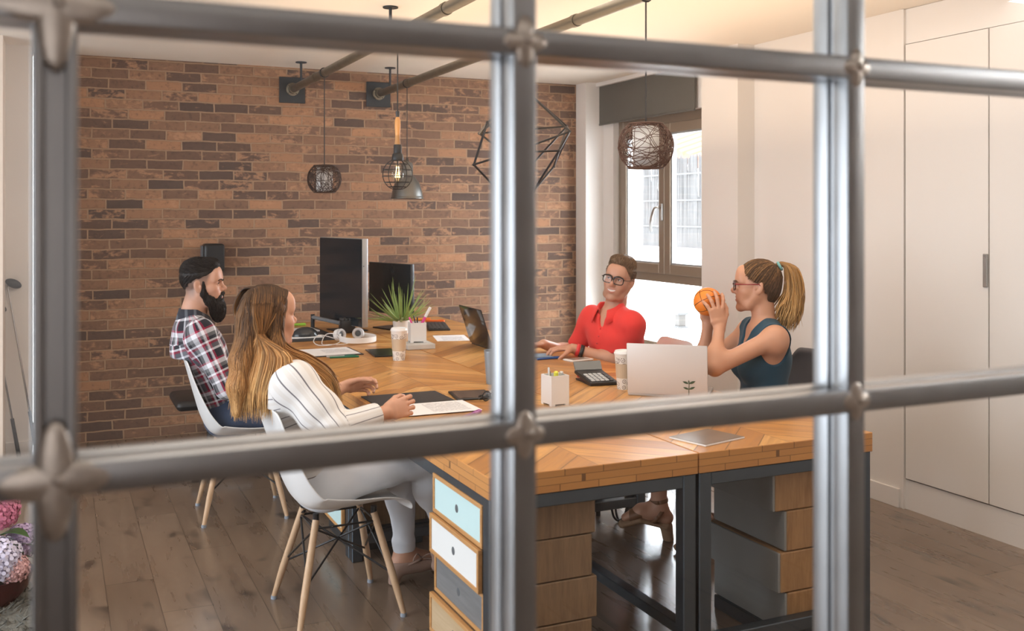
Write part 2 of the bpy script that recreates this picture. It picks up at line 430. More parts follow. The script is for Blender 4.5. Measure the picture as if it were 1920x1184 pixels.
# ------------------------------------------------------------------ window_2: the glazed steel partition the photo looks through
par = thing('window_2', 'x', 'x'); del par['category']; del par['label']; par['kind'] = 'structure'
YP = 1.06
XS = [-1.0, -.50, .0, .50, 1.005, 1.51, 2.01]
ZS = [.40, .845, 1.292, 1.752, 2.21, 2.63]
FW = .0155    # half width of the front flat
def post(x, z0, z1):
    mb = MB(); FW = .0205 if x == 0 else .0155
    if x == 0:
        mb.box((x - FW, YP, z0), (x - FW + .011, YP + .030, z1), .003, seg=2); mb.box((x + FW - .011, YP, z0), (x + FW, YP + .030, z1), .003, seg=2)
        mb.box((x - FW + .010, YP + .013, z0), (x + FW - .010, YP + .030, z1))
    else: mb.box((x - FW, YP, z0), (x + FW, YP + .030, z1), .003, seg=2)              # front tube
    mb.box((x - FW + .005, YP + .028, z0), (x + FW - .005, YP + .042, z1))    # glazing groove
    mb.box((x - FW, YP + .040, z0), (x + FW, YP + .072, z1), .004, seg=2)     # bead
    return mb.build('mullion', M_PART, par)
def rail(x0, x1, z):
    mb = MB()
    mb.box((x0, YP - .001, z - FW), (x1, YP + .030, z + FW), .003, seg=2)
    mb.box((x0, YP + .028, z - FW + .005), (x1, YP + .042, z + FW - .005))
    mb.box((x0, YP + .040, z - FW), (x1, YP + .071, z + FW), .004, seg=2)
    return mb.build('transom', M_PART, par)
for x in XS: post(x, 0, HC)
for z in ZS: rail(XS[0], XS[-1], z)
mb = MB(); M_WELD = plain('ground weld', (.62, .57, .52), .3, .8, var=.3, scale=40)
for x in XS[1:-1]:
    for z in ZS[1:-1]:
        mb = MB(); r_ = (.030 if x == 0 else .014) + .004 * random.random()
        fr_ = .0205 if x == 0 else .0155
        mb.ball((x, YP + .002, z), (r_ * 1.9, .006, fr_ * .95), 18, 10); mb.ball((x, YP + .002, z), (fr_ * .95, .006, r_ * 1.9), 18, 10)
        mb.ball((x + .004, YP - .003, z + .002), (.007, .004, .006), 10, 6)
        mb.build('weld', M_WELD, par)
for a, b in zip(XS, XS[1:]):
    for c, d in zip(ZS, ZS[1:]):
        MB().box((a + .010, YP + .029, c + .010), (b - .010, YP + .034, d - .010)).build('pane', M_GLASS, par)
struct(MB().box((-3.2, YP + .01, 0), (XS[0] - .015, YP + .06, HC)).box((XS[-1] + .015, YP + .01, 0), (4.4, YP + .06, HC)).box((XS[0], YP + .01, 0), (XS[-1], YP + .06, ZS[0] - .02)).build('wall_front', M_WALL))
# ------------------------------------------------------------------ desks
def m_top():
    """oiled oak boards laid in a chevron about the middle of each desk, local coords"""
    t = NT('chevron oak'); co = t.coord(); x, y, z = t.xyz(co)
    oi = t.n('ShaderNodeObjectInfo').outputs['Random']
    ax = t.math('ABSOLUTE', x); sg = t.math('SIGN', x)
    W = .098
    # boards run at 45 degrees away from the middle seam
    d = t.math('DIVIDE', t.math('ADD', y, ax), W * 1.414)
    a = t.math('MULTIPLY', t.math('SUBTRACT', y, ax), .7071)
    idn = t.math('FLOOR', d)
    nrm = t.xyz(t.n('ShaderNodeNewGeometry').outputs['Normal'])
    rnd = t.white(t.comb(idn, sg, t.math('MULTIPLY', oi, 10.0)))[0]
    f = t.math('FRACT', d); e = t.math('MINIMUM', f, t.math('SUBTRACT', 1.0, f))
    gap = t.math('MAXIMUM', t.math('LESS_THAN', e, .020), t.math('LESS_THAN', ax, .0012))
    v = t.comb(t.math('MULTIPLY', d, 2.2), t.math('ADD', t.math('MULTIPLY', a, 1.6), t.math('MULTIPLY', rnd, 40.0)), t.math('MULTIPLY', rnd, 11.0))
    g = t.noise(v, 1.6, 7, .6, .8)
    v2 = t.comb(t.math('MULTIPLY', d, .9), t.math('ADD', t.math('MULTIPLY', a, 2.4), t.math('MULTIPLY', rnd, 70.0)), 3.0)
    kn = t.ramp(t.noise(v2, 1.7, 3, .5, .2), [(.68, (0, 0, 0)), (.76, (1, 1, 1))])
    base = t.ramp(rnd, [(0.0, (.45, .20, .054)), (.35, (.58, .275, .078)), (.7, (.68, .345, .105)), (1.0, (.74, .42, .145))])
    c = t.mix(t.ramp(g, [(.28, (1, 1, 1)), (.62, (0, 0, 0))]), base, t.mix(.6, base, (.20, .085, .026)))
    c = t.mix(t.math('MULTIPLY', kn, .7), c, (.10, .045, .018))
    c = t.mix(t.math('MULTIPLY', gap, .75), c, (.07, .032, .012))
    return t.bsdf(Base_Color=c, Roughness=t.math('MULTIPLY_ADD', g, .15, .27), Normal=t.bump(t.math('SUBTRACT', t.math('MULTIPLY', g, .3), gap), .15, .002))
def m_edge():
    """the two glued layers of boards seen along the edges of a top"""
    t = NT('board ends'); x, y, z = t.xyz(t.coord())
    s_ = t.math('ADD', x, y)
    lay = t.math('FLOOR', t.math('DIVIDE', t.math('SUBTRACT', z, .68), .0235))
    q = t.math('DIVIDE', t.math('ADD', s_, t.math('MULTIPLY', lay, .061)), t.math('ADD', .139, t.math('MULTIPLY', t.math('FLOORED_MODULO', lay, 2.0), .6)))
    rnd = t.white(t.comb(t.math('FLOOR', q), lay, 5.0))[0]
    f = t.math('FRACT', q); zf = t.math('FRACT', t.math('DIVIDE', t.math('SUBTRACT', z, .68), .0235))
    gap = t.math('MAXIMUM', t.math('LESS_THAN', f, .02), t.math('LESS_THAN', zf, .07))
    n = t.noise(t.comb(t.math('MULTIPLY', s_, 12.0), t.math('MULTIPLY', z, 130.0), rnd), 1.5, 4)
    c = t.mix(n, t.mix(rnd, (.40, .165, .045), (.62, .29, .085)), (.54, .245, .07))
    c = t.mix(t.math('MULTIPLY', gap, .75), c, (.07, .03, .012))
    return t.bsdf(Base_Color=c, Roughness=.5)
M_TOP = m_top(); M_EDGE = m_edge()
M_PINE = wood('pine frame', (.42, .20, .065), (.60, .33, .13), 1, 10, 12, .5)
M_OAKD = wood('weathered oak', (.16, .095, .05), (.30, .19, .105), 2, 14, 10, .6)
M_OAKL = wood('pale oak front', (.46, .33, .19), (.58, .44, .28), 1, 10, 12, .5)
M_MINT = plain('mint paint', (.56, .76, .78), .5, var=.02); M_CHWH = plain('white paint', (.80, .82, .82), .5, var=.02)
M_GREYW = wood('grey stained front', (.13, .135, .14), (.21, .215, .22), 1, 10, 12, .55)
M_HOLE = plain('finger hole', (.10, .11, .12), .7)

def make_desk(label, loc, ly, lowrail=True):
    """local: x across (width .765), y along (length ly), origin on the floor below the near edge middle"""
    w2 = .3815
    t = thing('office_desk', label, 'desk', loc, 0, 'chevron oak desks pushed together')
    mb = MB(); mb.box((-w2, 0, .68), (w2, ly, .75), .002)
    o = mb.build('tabletop', [M_TOP, M_EDGE], t)
    for p in o.data.polygons: p.material_index = 0 if p.normal.z > .9 else 1
    L = .05
    for sx in (-1, 1):
        for yy in (.006, ly - .006 - L):
            x0 = sx * (w2 - .004); x1 = sx * (w2 - .004 - L)
            MB().box((min(x0, x1), yy, 0), (max(x0, x1), yy + L, .68), .003).build('leg', M_STEEL, t)
        a = sx * (w2 - .006); b = sx * (w2 - .004 - L + .002)
        MB().box((min(a, b), .056, .635), (max(a, b), ly - .056, .679), .003).build('top_rail', M_STEEL, t)
    for yy in (.008, ly - .056): MB().box((-w2 + .054, yy, .635), (w2 - .054, yy + .046, .679), .003).build('top_rail', M_STEEL, t)
    for yy in (.008, ly - .056): MB().box((-w2 + .054, yy, .075), (w2 - .054, yy + .046, .12), .003).build('stretcher', M_STEEL, t)
    if lowrail: MB().box((-w2 + .006, .056, .085), (-w2 + .052, ly - .056, .125), .003).build('stretcher', M_STEEL, t)
    return t
def hairpin(parent, x, y, z):
    mb = MB()
    for (dx, dy) in ((-.045, 0), (.045, 0), (0, .04)):
        mb.tube(spline([(x + dx, y + dy, z), (x + dx * .75, y + dy * .75, z * .45), (x + dx * .35, y + dy * .35, .012), (x, y, .006)], 5), .006, 8)
    mb.ball((x, y, .006), (.010, .010, .006), 8, 6)
    return mb.build('hairpin_foot', M_BLACKM, parent)

XL, XR = 1.577, 2.345
ROWS = [(2.795, 1.603), (4.400, 1.603), (6.005, 1.375)]
desks = {}
for i, (y, ly) in enumerate(ROWS):
    for j, x in enumerate((XL, XR)):
        lab = [['oak topped steel desk holding the sheet and purple marker, mint drawers at its end', 'oak topped steel desk under the silver laptop and calculator, nearest the cabinet'],
               ['oak topped steel desk under the clipboard, headphones and paper coffee cup', 'oak topped steel desk under the black laptop and white smartphone'],
               ['oak topped steel desk against the brick wall under the tall monitor', 'oak topped steel desk against the brick wall under the black keyboard']][i][j]
        desks[(i, j)] = make_desk(lab, (x, y, 0), ly, j == 1)
hairpin(desks[(0, 1)], 2.39 - XR, 1.575, .075); hairpin(desks[(0, 1)], 2.585 - XR, 1.575, .075)

def make_chest(label, loc, rz, fronts, back=M_OAKD, jog=(0.0, -.012, .006, -.012)):
    """four stacked drawer boxes, fronts face local -x, box depth .40 along x, width .44 along y"""
    t = thing('drawer_chest', label, 'drawers', loc, rz, 'stacked drawer chests under the desks')
    zb = .075
    for k in range(4):
        z1 = .650 - k * .1375; z0 = z1 - .135
        j = jog[k]
        mb = MB()
        mb.box((j + .012, .004, z0), (j + .40, .436, z1 - .0015), .003)
        d = mb.build('drawer', back, t)
        mb = MB(); fr = .014
        for q in ((0, z0, .44, z0 + fr), (0, z1 - fr, .44, z1), (0, z0 + fr, fr, z1 - fr), (.44 - fr, z0 + fr, .44, z1 - fr)):
            mb.box((j - .004, q[0], q[1]), (j + .0115, q[2], q[3]), .0015)
        mb.build('front_frame', M_PINE, d)
        MB().box((j, fr, z0 + fr), (j + .0115, .44 - fr, z1 - fr)).build('drawer_front', fronts[k], d)
        mb = MB(); mb.lathe([(.0155, -.0012), (.0125, .0006), (0, .0006)], 18, Matrix.Translation((j - .0002, .22, (z0 + z1) / 2)) @ Matrix.Rotation(R(-90), 4, 'Y'))
        mb.build('finger_hole', M_HOLE, d)
    MB().box((.03, .02, 0), (.38, .42, zb + .025), .003).build('plinth', M_STEEL, t)
    return t
make_chest('drawer chest with mint, white and grey fronts under the nearest desk end', (1.20, 2.852, 0), 0, [M_MINT, M_CHWH, M_GREYW, M_OAKL])
make_chest('drawer chest with mint fronts beyond the striped blouse, under the next desk', (1.20, 4.462, 0), 0, [M_MINT, M_OAKL, M_GREYW, M_MINT])
M_OAKS = wood('oiled oak box ends', (.26, .13, .05), (.46, .26, .115), 2, 12, 9, .5)
def m_shade_grey():
    return plain('shade grey board', (.27, .265, .25), .5, var=.15, scale=8)  # shade and reflection on the box sides, put in as grey colour
def offset_chest(label, loc):
    t = thing('drawer_chest', label, 'drawers', loc, 0, 'stacked drawer chests under the desks')
    for k, (x0, dx) in enumerate(((0, 0), (.052, .02), (.024, .01), (.054, .02))):
        z1 = .632 - k * .1465; z0 = z1 - .143
        d = MB().box((x0 + .010, .0, z0), (x0 + .350, .43, z1), .004).build('drawer', M_OAKS, t)
        MB().box((x0, .003, z0 + .001), (x0 + .0098, .427, z1 - .001), .002).build('side_panel', m_shade_grey(), d, label='box side with its shade and reflection as grey')
        MB().box((x0 + .351, .0, z0), (x0 + .365, .43, z1 - .0015), .002).build('drawer_front', M_PINE, d)
        if k: pass
    MB().box((.04, .02, 0), (.38, .41, .052), .003).build('plinth', M_STEEL, t)
    return t
offset_chest('stack of offset oak drawer boxes with sides painted shade grey under the near desk corner', (2.322, 2.855, 0))
t = thing('low_cabinet', 'black low cabinet between the desks behind the sandalled feet', 'cabinet', (2.30, 4.475, 0))
MB().box((-.28, 0, .135), (.27, .33, .60), .004).build('carcass', M_BLACK, t)
MB().box((-.275, -.012, .14), (.265, 0, .595), .003).build('door', M_BLACK, t)
for sx in (-.25, .24):
    for yy in (.03, .30): MB().tube([(sx, yy, 0), (sx, yy, .136)], .012, 8).build('leg', M_BLACKM, t)

# ------------------------------------------------------------------ moulded shell chairs on dowel legs
M_SHELL = plain('white shell plastic', (.80, .80, .80), .35, var=.01)
M_DOWEL = wood('beech dowel', (.52, .33, .19), (.66, .46, .30), 2, 12, 12, .5)
M_GLIDE = plain('grey glide', (.30, .34, .40), .5)
def make_shell_chair(label, loc, rz):
    """faces local +x"""
    t = thing('shell_chair', label, 'chair', loc, rz, 'white shell chairs at the table')
    prof = spline([(.225, 0, .405), (.21, 0, .428), (.13, 0, .432), (.0, 0, .418), (-.10, 0, .418), (-.165, 0, .445), (-.205, 0, .52), (-.235, 0, .62), (-.262, 0, .72), (-.285, 0, .805), (-.292, 0, .825)], 5)
    wid = [(0, .200), (.1, .215), (.25, .232), (.45, .235), (.6, .232), (.75, .225), (.88, .205), (.96, .165), (1, .11)]
    N = len(prof); rows = []
    def W(s):
        for (a, p), (b, q) in zip(wid, wid[1:]):
            if s <= b: return p + (q - p) * (s - a) / (b - a)
        return wid[-1][1]
    for i, p in enumerate(prof):
        s = i / (N - 1); tn = (prof[min(i + 1, N - 1)] - prof[max(i - 1, 0)]).normalized()
        nr = Vector((0, 1, 0)).cross(tn)
        if nr.z < 0 and s < .4: nr = -nr
        if nr.x < 0 and s >= .4: nr = -nr
        lift = .005 + .075 * math.exp(-((s - .42) / .26) ** 2)
        rows.append([p + Vector((0, W(s) * u, 0)) + nr * (lift * abs(u) ** 2.6) for u in [k / 10 - 1 for k in range(21)]])
    o = MB().grid(rows).build('seat_shell', M_SHELL, t, ang=60, solid=.007)
    sb = o.modifiers.new('smooth', 'SUBSURF'); sb.levels = 1; sb.render_levels = 1
    tops = [(.115, .095), (.115, -.095), (-.115, .095), (-.115, -.095)]
    feet = [(.20, .20), (.20, -.20), (-.205, .20), (-.205, -.20)]
    for (a, b), (c, d) in zip(tops, feet):
        l = MB().tube([(c, d, .012), (c + (a - c) * .3, d + (b - d) * .3, .13), (a, b, .385)], [.0105, .0145, .0135], 14).build('leg', M_DOWEL, t)
        MB().tube([(c - .001, d, 0), (c, d, .014)], .0125, 14).build('glide', M_GLIDE, l)
    mb = MB()
    def lp(i, f):
        (a, b), (c, d) = tops[i], feet[i]; return (c + (a - c) * f, d + (b - d) * f, .385 * f)
    for i, j in ((0, 3), (1, 2)):
        mb.tube([lp(i, .42), lp(j, .92)], .0042, 6); mb.tube([lp(j, .42), lp(i, .92)], .0042, 6)
    for i, j in ((0, 1), (2, 3), (0, 2), (1, 3)):
        mb.tube([lp(i, .92), lp(j, .92)], .0042, 6)
    for i, j in ((0, 1), (2, 3)): mb.tube([lp(i, .45), lp(j, .92)], .0042, 6); mb.tube([lp(j, .45), lp(i, .92)], .0042, 6)
    for i in range(4):
        q = Vector(lp(i, 1.0)); mb.tube([q - Vector((0, 0, .02)), q + Vector((0, 0, .026))], .012, 8)
    mb.build('wire_brace', M_BLACKM, t)
    return t
make_shell_chair('white shell chair under the woman in the striped blouse', (1.015, 3.88, 0), R(2))
chB = make_shell_chair('white shell chair under the bearded man in plaid', (.885, 5.33, 0), R(-3))
make_shell_chair('white shell chair behind the man in the red polo', (3.0, 4.92, 0), R(176))
t = thing('padded_chair', 'grey upholstered chair behind the woman with the ponytail', 'chair', (3.055, 3.70, 0), R(176))
M_GREYF = plain('grey upholstery', (.10, .10, .115), .8, var=.1, scale=80, bump=.3)
rows = []
for i in range(13):
    s = i / 12; z = .47 + .435 * s; x = -.20 - .075 * s
    wd = .225 * (1 - .30 * max(0, (s - .7) / .3) ** 2.2)
    rows.append([Vector((x + .07 * abs(u) ** 2.2, wd * u, z)) for u in [k / 8 - 1 for k in range(17)]])
o = MB().grid(rows).build('backrest', M_GREYF, t, ang=60, solid=.045); o.modifiers.new('s', 'SUBSURF').render_levels = 2
MB().box((-.22, -.23, .41), (.23, .23, .47), .025, seg=3).build('seat', M_GREYF, t)
for sx, sy in ((.19, .19), (.19, -.19), (-.19, .19), (-.19, -.19)):
    MB().tube([(sx * 1.08, sy * 1.08, 0), (sx, sy, .412)], [.011, .016], 12).build('leg', M_BLACKM, t)
# office chair base glimpsed under the bearded man's chair
t = thing('office_chair_base', 'grey five star castor base under the far shell chair', 'chair base', (.86, 6.30, 0))
M_GREYP = plain('grey plastic', (.42, .45, .47), .4)
mb = MB()
for k in range(5):
    a = k * 2 * PI / 5 + .5
    mb.tube([(0, 0, .11), (.15 * math.cos(a), .15 * math.sin(a), .095), (.29 * math.cos(a), .29 * math.sin(a), .075)], [.03, .025, .018], 8, flat=.7)
mb.build('star_base', M_GREYP, t)
for k in range(5):
    a = k * 2 * PI / 5 + .5
    MB().tube([(.29 * math.cos(a) - .02, .29 * math.sin(a), .03), (.29 * math.cos(a) + .02, .29 * math.sin(a), .03)], .03, 14).build('castor', M_BLACK, t)
MB().tube([(0, 0, .10), (0, 0, .40)], .024, 12).build('gas_column', M_BLACKM, t)
MB().box((-.22, -.22, .40), (.22, .22, .46), .03, seg=3).build('seat', M_BLACK, t)
# ------------------------------------------------------------------ things on the desks
ZT = .75
def m_paper(name, w_, h_, ink=(.25, .26, .30), margin=.12, pitch=.0075, x0=-.3, x1=.36, y0=-.38, y1=.25):
    """white sheet with rows of small print; w_, h_ = sheet size, local coords centred"""
    t = NT(name); x, y, z = t.xyz(t.coord())
    row = t.math('DIVIDE', y, pitch); f = t.math('FRACT', row)
    wd = t.white(t.comb(t.math('FLOOR', t.math('DIVIDE', x, .006)), t.math('FLOOR', row), 1.0))[0]
    ink_ = t.math('MULTIPLY', t.math('LESS_THAN', f, .42), t.math('LESS_THAN', wd, .78))
    def band(v, a, b): return t.math('MULTIPLY', t.math('GREATER_THAN', v, a), t.math('LESS_THAN', v, b))
    ink_ = t.math('MULTIPLY', ink_, t.math('MULTIPLY', band(x, w_ * x0, w_ * x1), band(y, h_ * y0, h_ * y1)))
    c = t.mix(t.math('MULTIPLY', ink_, .8), (.83, .83, .85), ink)
    return t.bsdf(Base_Color=c, Roughness=.7)
M_INKK = plain('black leatherette', (.020, .023, .027), .55, var=.1, scale=60, bump=.2)
M_SCREEN = plain('dark glass screen', (.011, .017, .023), .14, var=.05, spec=.3)
M_PAPW = plain('white paper', (.82, .82, .83), .7, var=.01)
M_PLW = plain('white plastic', (.82, .82, .82), .35, var=.01)
M_SILV = plain('silver plastic', (.62, .61, .60), .35, .3, var=.02)

def slab(name, label, cat, c, sx, sy, h, rz, m, group=None, bev=.0015, z=ZT):
    o = MB().box((-sx / 2, -sy / 2, 0), (sx / 2, sy / 2, h), min(bev, h * .4)).build(name, m, None, (c[0], c[1], z), (0, 0, rz))
    return tag(o, label, cat, group)
def pen(name, label, cat, a, b, r, m, cap=None, z=ZT, group=None, parts=True):
    a = Vector(a); b = Vector(b); d = b - a; L = d.length; rz = math.atan2(d.y, d.x)
    t = thing(name, label, cat, (a.x, a.y, z + r), rz, group)
    MB().tube([(0, 0, 0), (L * .62, 0, 0)], [r, r], 10).build('barrel', m, t)
    MB().tube([(L * .62, 0, 0), (L * .985, 0, 0), (L, 0, 0)], [r * 1.12, r * 1.12, r * .8], 10).build('cap', cap or m, t)
    MB().box((L * .66, -.0015, r), (L * .92, .0015, r + .0025)).build('clip', cap or m, t)
    return t
M_GRN = plain('green plastic', (.01, .16, .085), .4); M_PUR = plain('purple plastic', (.28, .05, .26), .4); M_BLU = plain('blue plastic', (.02, .09, .33), .4)
M_RED = plain('red plastic', (.55, .02, .02), .4); M_ORG = plain('orange highlighter', (.85, .17, .02), .4); M_YEL = plain('yellow highlighter', (.75, .72, .08), .4); M_PNK = plain('pink plastic', (.75, .06, .30), .4)
M_LIME = plain('lime highlighter', (.30, .62, .05), .4); M_DKG = plain('dark grey plastic', (.05, .055, .06), .45); M_LGT = plain('pale grey plastic', (.5, .52, .53), .4)

# --- bearded man's place
slab('clipboard', 'black clipboard holding a printed sheet near the headphones', 'clipboard', (1.428, 5.708), .345, .330, .004, 0, M_INKK)
slab('paper_sheet', 'printed white sheet lying on the black clipboard', 'paper', (1.425, 5.715), .325, .300, .0012, R(1), m_paper('clipboard print', .325, .30, x0=-.05, x1=.42, y0=-.2, y1=.32), z=ZT + .0042)
pen('ballpoint_pen', 'green pen on the desk in front of the black clipboard', 'pen', (1.385, 5.475), (1.545, 5.452), .0055, M_GRN, M_GRN, group='pens by the clipboard')
pen('ballpoint_pen', 'grey and dark green pen just behind the bright green one', 'pen', (1.375, 5.508), (1.535, 5.490), .0055, M_LGT, plain('teal plastic', (.04, .13, .12), .4), group='pens by the clipboard')
slab('desk_mat', 'black desk mat under the domed speakerphone', 'mat', (1.475, 6.62), .40, .72, .004, R(1), M_INKK)
slab('notepad', 'white notepad lying at the far side of the black desk mat', 'notepad', (1.50, 6.83), .26, .20, .008, R(4), M_PAPW, z=ZT + .0042)
pen('highlighter_pen', 'lime green highlighter beyond the black desk mat', 'pen', (1.545, 7.20), (1.64, 7.17), .008, M_LIME)
t = thing('speakerphone', 'black domed speakerphone on a white tray, on the desk mat', 'speakerphone', (1.468, 6.44, ZT + .0042))
MB().box((-.105, -.06, 0), (.105, .06, .009), .004, seg=2).build('tray', M_PLW, t)
mb = MB(); mb.lathe([(.085, .009), (.086, .018), (.074, .040), (.05, .058), (.02, .067), (0, .068)], 32, Matrix.Diagonal((1, .65, 1, 1))); mb.build('dome', plain('glossy dark plastic', (.03, .035, .04), .15), t)
# headphones
t = thing('headphones', 'white headphones with a coiled white cable on the desk', 'headphones', (1.70, 6.10, ZT))
pts = spline([(.035, .10, .036), (.095, .075, .030), (.130, .0, .026), (.10, -.085, .024), (.02, -.125, .024), (-.06, -.11, .026), (-.10, -.05, .032), (-.085, .02, .04)], 6)
mb = MB(); rows = []
for i, p in enumerate(pts):
    tn = (pts[min(i + 1, len(pts) - 1)] - pts[max(i - 1, 0)]); tn.z = 0; tn.normalize(); nr = Vector((tn.y, -tn.x, 0))
    rows.append([p + nr * .005 + Vector((0, 0, -.016)), p + nr * .005 + Vector((0, 0, .016)), p - nr * .005 + Vector((0, 0, .016)), p - nr * .005 + Vector((0, 0, -.016)), p + nr * .005 + Vector((0, 0, -.016))])
mb.grid(rows); mb.build('headband', M_PLW, t)
for (c, az) in (((.04, .055, .046), R(-112)), ((-.085, .045, .046), R(-60))):
    M = Matrix.Translation(c) @ Matrix.Rotation(az, 4, 'Z') @ Matrix.Rotation(R(78), 4, 'Y')
    mb = MB(); mb.lathe([(.030, -.022), (.036, -.018), (.038, 0), (.036, .012), (.034, .014)], 24, M); e = mb.build('ear_cup', M_PLW, t)
    mb = MB(); mb.lathe([(.036, .012), (.037, .020), (.033, .027), (.022, .024), (.018, .016), (0, .014)], 24, M, caps=False); mb.build('ear_cushion', plain('pale grey cushion', (.50, .50, .52), .6), e)
    mb = MB(); mb.lathe([(.018, .0165), (0, .0168)], 20, M, caps=False); mb.build('speaker_mesh', M_DKG, e)
mb = MB(); mb.tube(spline([(-.085, .03, .012), (-.13, .06, .03), (-.20, .09, .045), (-.25, .03, .02), (-.245, -.06, .003), (-.17, -.09, .003), (-.10, -.05, .02), (-.12, .02, .055), (-.17, .05, .05), (-.21, -.02, .004), (-.17, -.07, .003), (-.09, -.085, .003), (-.05, -.06, .008)], 8), .0026, 6)
mb.build('cable', M_PLW, t)
o = slab('tablet', 'black glossy tablet on the desk behind the paper coffee cup', 'tablet', (1.715, 5.55), .155, .30, .008, R(-6), M_SCREEN, bev=.003)
# paper cups
def m_cup():
    t = NT('printed cup'); x, y, z = t.xyz(t.coord())
    a = t.math('ARCTAN2', y, x)
    bandm = t.math('MULTIPLY', t.math('GREATER_THAN', z, .052), t.math('LESS_THAN', z, .118))
    st = t.math('LESS_THAN', t.math('FRACT', t.math('MULTIPLY', a, 4.0)), .12)
    c = t.mix(bandm, (.82, .80, .77), (.62, .50, .36))
    c = t.mix(t.math('MULTIPLY', bandm, t.math('MULTIPLY', st, .5)), c, (.75, .68, .58))
    # ink rings and dots near the foot and the rim
    v = t.comb(t.math('MULTIPLY', a, 1.6), t.math('MULTIPLY', z, 42.0), 0.0)
    vo = t.n('ShaderNodeTexVoronoi', feature='F1', voronoi_dimensions='2D'); t.set(vo.inputs['Vector'], v); vo.inputs['Scale'].default_value = 1.0
    dd = vo.outputs['Distance']
    ring = t.math('MULTIPLY', t.math('GREATER_THAN', dd, .30), t.math('LESS_THAN', dd, .38)); dot = t.math('LESS_THAN', dd, .09)
    ink = t.math('MULTIPLY', t.math('MAXIMUM', ring, dot), t.math('SUBTRACT', 1.0, bandm))
    ink = t.math('MULTIPLY', ink, t.math('LESS_THAN', z, .146))
    c = t.mix(ink, c, (.06, .03, .03))
    return t.bsdf(Base_Color=c, Roughness=.55)
M_CUP = m_cup()
def cup(label, loc):
    t = thing('paper_cup', label, 'cup', loc, 0, 'printed paper coffee cups')
    mb = MB(); mb.lathe([(.0, .006), (.0315, .006), (.031, 0), (.0325, 0), (.0445, .158), (.046, .161), (.0445, .164), (.0425, .160)], 32, caps=False); mb.build('cup_wall', M_CUP, t)
    mb = MB(); mb.lathe([(.0425, .158), (.047, .160), (.0475, .166), (.044, .171), (.043, .176), (.040, .177), (.039, .170), (0, .169)], 32, caps=False); mb.build('lid', M_PLW, t)
    return t
cup('printed paper coffee cup beside the black tablet', (1.716, 5.26, ZT))
cup('printed paper coffee cup behind the silver laptop', (2.372, 3.965, ZT))
slab('small_box', 'flat pale grey box under the white pencil holder', 'box', (1.975, 5.695), .17, .17, .030, R(-3), plain('pale card', (.60, .60, .58), .6), bev=.003)
def holder(label, loc, sx, h, rz):
    t = thing('pencil_holder', label, 'pencil holder', loc, rz, 'square white pencil holders')
    w_ = sx / 2; b = .005; mb = MB()
    for (x0, y0, x1, y1) in ((-w_, -w_, w_, -w_ + b), (-w_, w_ - b, w_, w_), (-w_, -w_ + b, -w_ + b, w_ - b), (w_ - b, -w_ + b, w_, w_ - b)): mb.box((x0, y0, .007), (x1, y1, h))
    mb.box((-w_ + b, -w_ + b, .008), (w_ - b, w_ - b, .014))
    for sx_ in (-1, 1):
        for sy_ in (-1, 1):
            mb.box((min(sx_ * w_, sx_ * (w_ - .018)), min(sy_ * w_, sy_ * (w_ - .018)), 0), (max(sx_ * w_, sx_ * (w_ - .018)), max(sy_ * w_, sy_ * (w_ - .018)), .0075))
    mb.build('square_cup', M_PLW, t); return t
def standing(name, label, cat, base, top, r, m, cap, group):
    base = Vector(base); top = Vector(top); d = top - base; L = d.length
    q = d.to_track_quat('Z', 'Y')
    t = bpy.data.objects.new(name, None); COL.objects.link(t); t.location = base; t.rotation_euler = q.to_euler(); tag(t, label, cat, group)
    MB().tube([(0, 0, 0), (0, 0, .006), (0, 0, L * .68)], [r * .4, r, r], 10).build('barrel', m, t)
    MB().tube([(0, 0, L * .68), (0, 0, L - .004), (0, 0, L)], [r * 1.1, r * 1.1, r * .7], 10).build('cap', cap, t)
    return t
G1 = 'pens in the pencil holder by the plant'; hx, hy, hz = 1.985, 5.735, ZT + .031
holder('white square pencil holder by the aloe plant', (hx, hy, hz), .095, .118, R(-8))
standing('marker_pen', 'pink capped pen leaning in the holder by the aloe plant', 'pen', (hx + .01, hy, hz + .016), (hx - .05, hy + .0, hz + .150), .005, M_BLACK, M_PNK, G1)
standing('marker_pen', 'slim black pen in the holder by the aloe plant', 'pen', (hx + .015, hy + .01, hz + .016), (hx - .018, hy + .01, hz + .158), .004, M_BLACK, M_BLACK, G1)
standing('marker_pen', 'grey pen with dark tip in the holder by the aloe plant', 'pen', (hx - .01, hy - .02, hz + .016), (hx - .008, hy - .03, hz + .150), .004, M_LGT, M_BLACK, G1)
standing('marker_pen', 'fat white and pink marker leaning out of the holder by the aloe plant', 'pen', (hx - .02, hy, hz + .022), (hx + .085, hy + .0, hz + .205), .0085, M_PNK, M_PLW, G1)
hx, hy = 1.915, 3.765
G2 = 'pens in the front pencil holder'
holder('white square pencil holder in front of the calculator', (hx, hy, ZT), .086, .125, R(4))
standing('marker_pen', 'silver pen standing tall in the front pencil holder', 'pen', (hx - .02, hy, ZT + .016), (hx - .024, hy + .012, ZT + .155), .0045, M_SILV, M_SILV, G2)
standing('marker_pen', 'yellow highlighter in the front pencil holder', 'pen', (hx + .002, hy, ZT + .022), (hx + .0, hy - .01, ZT + .140), .009, M_YEL, M_YEL, G2)
standing('marker_pen', 'grey highlighter in the front pencil holder', 'pen', (hx + .024, hy, ZT + .022), (hx + .026, hy - .008, ZT + .138), .008, M_LGT, M_SILV, G2)
standing('marker_pen', 'dark pen at the back of the front pencil holder', 'pen', (hx - .005, hy + .026, ZT + .016), (hx - .01, hy + .030, ZT + .136), .004, M_DKG, M_DKG, G2)

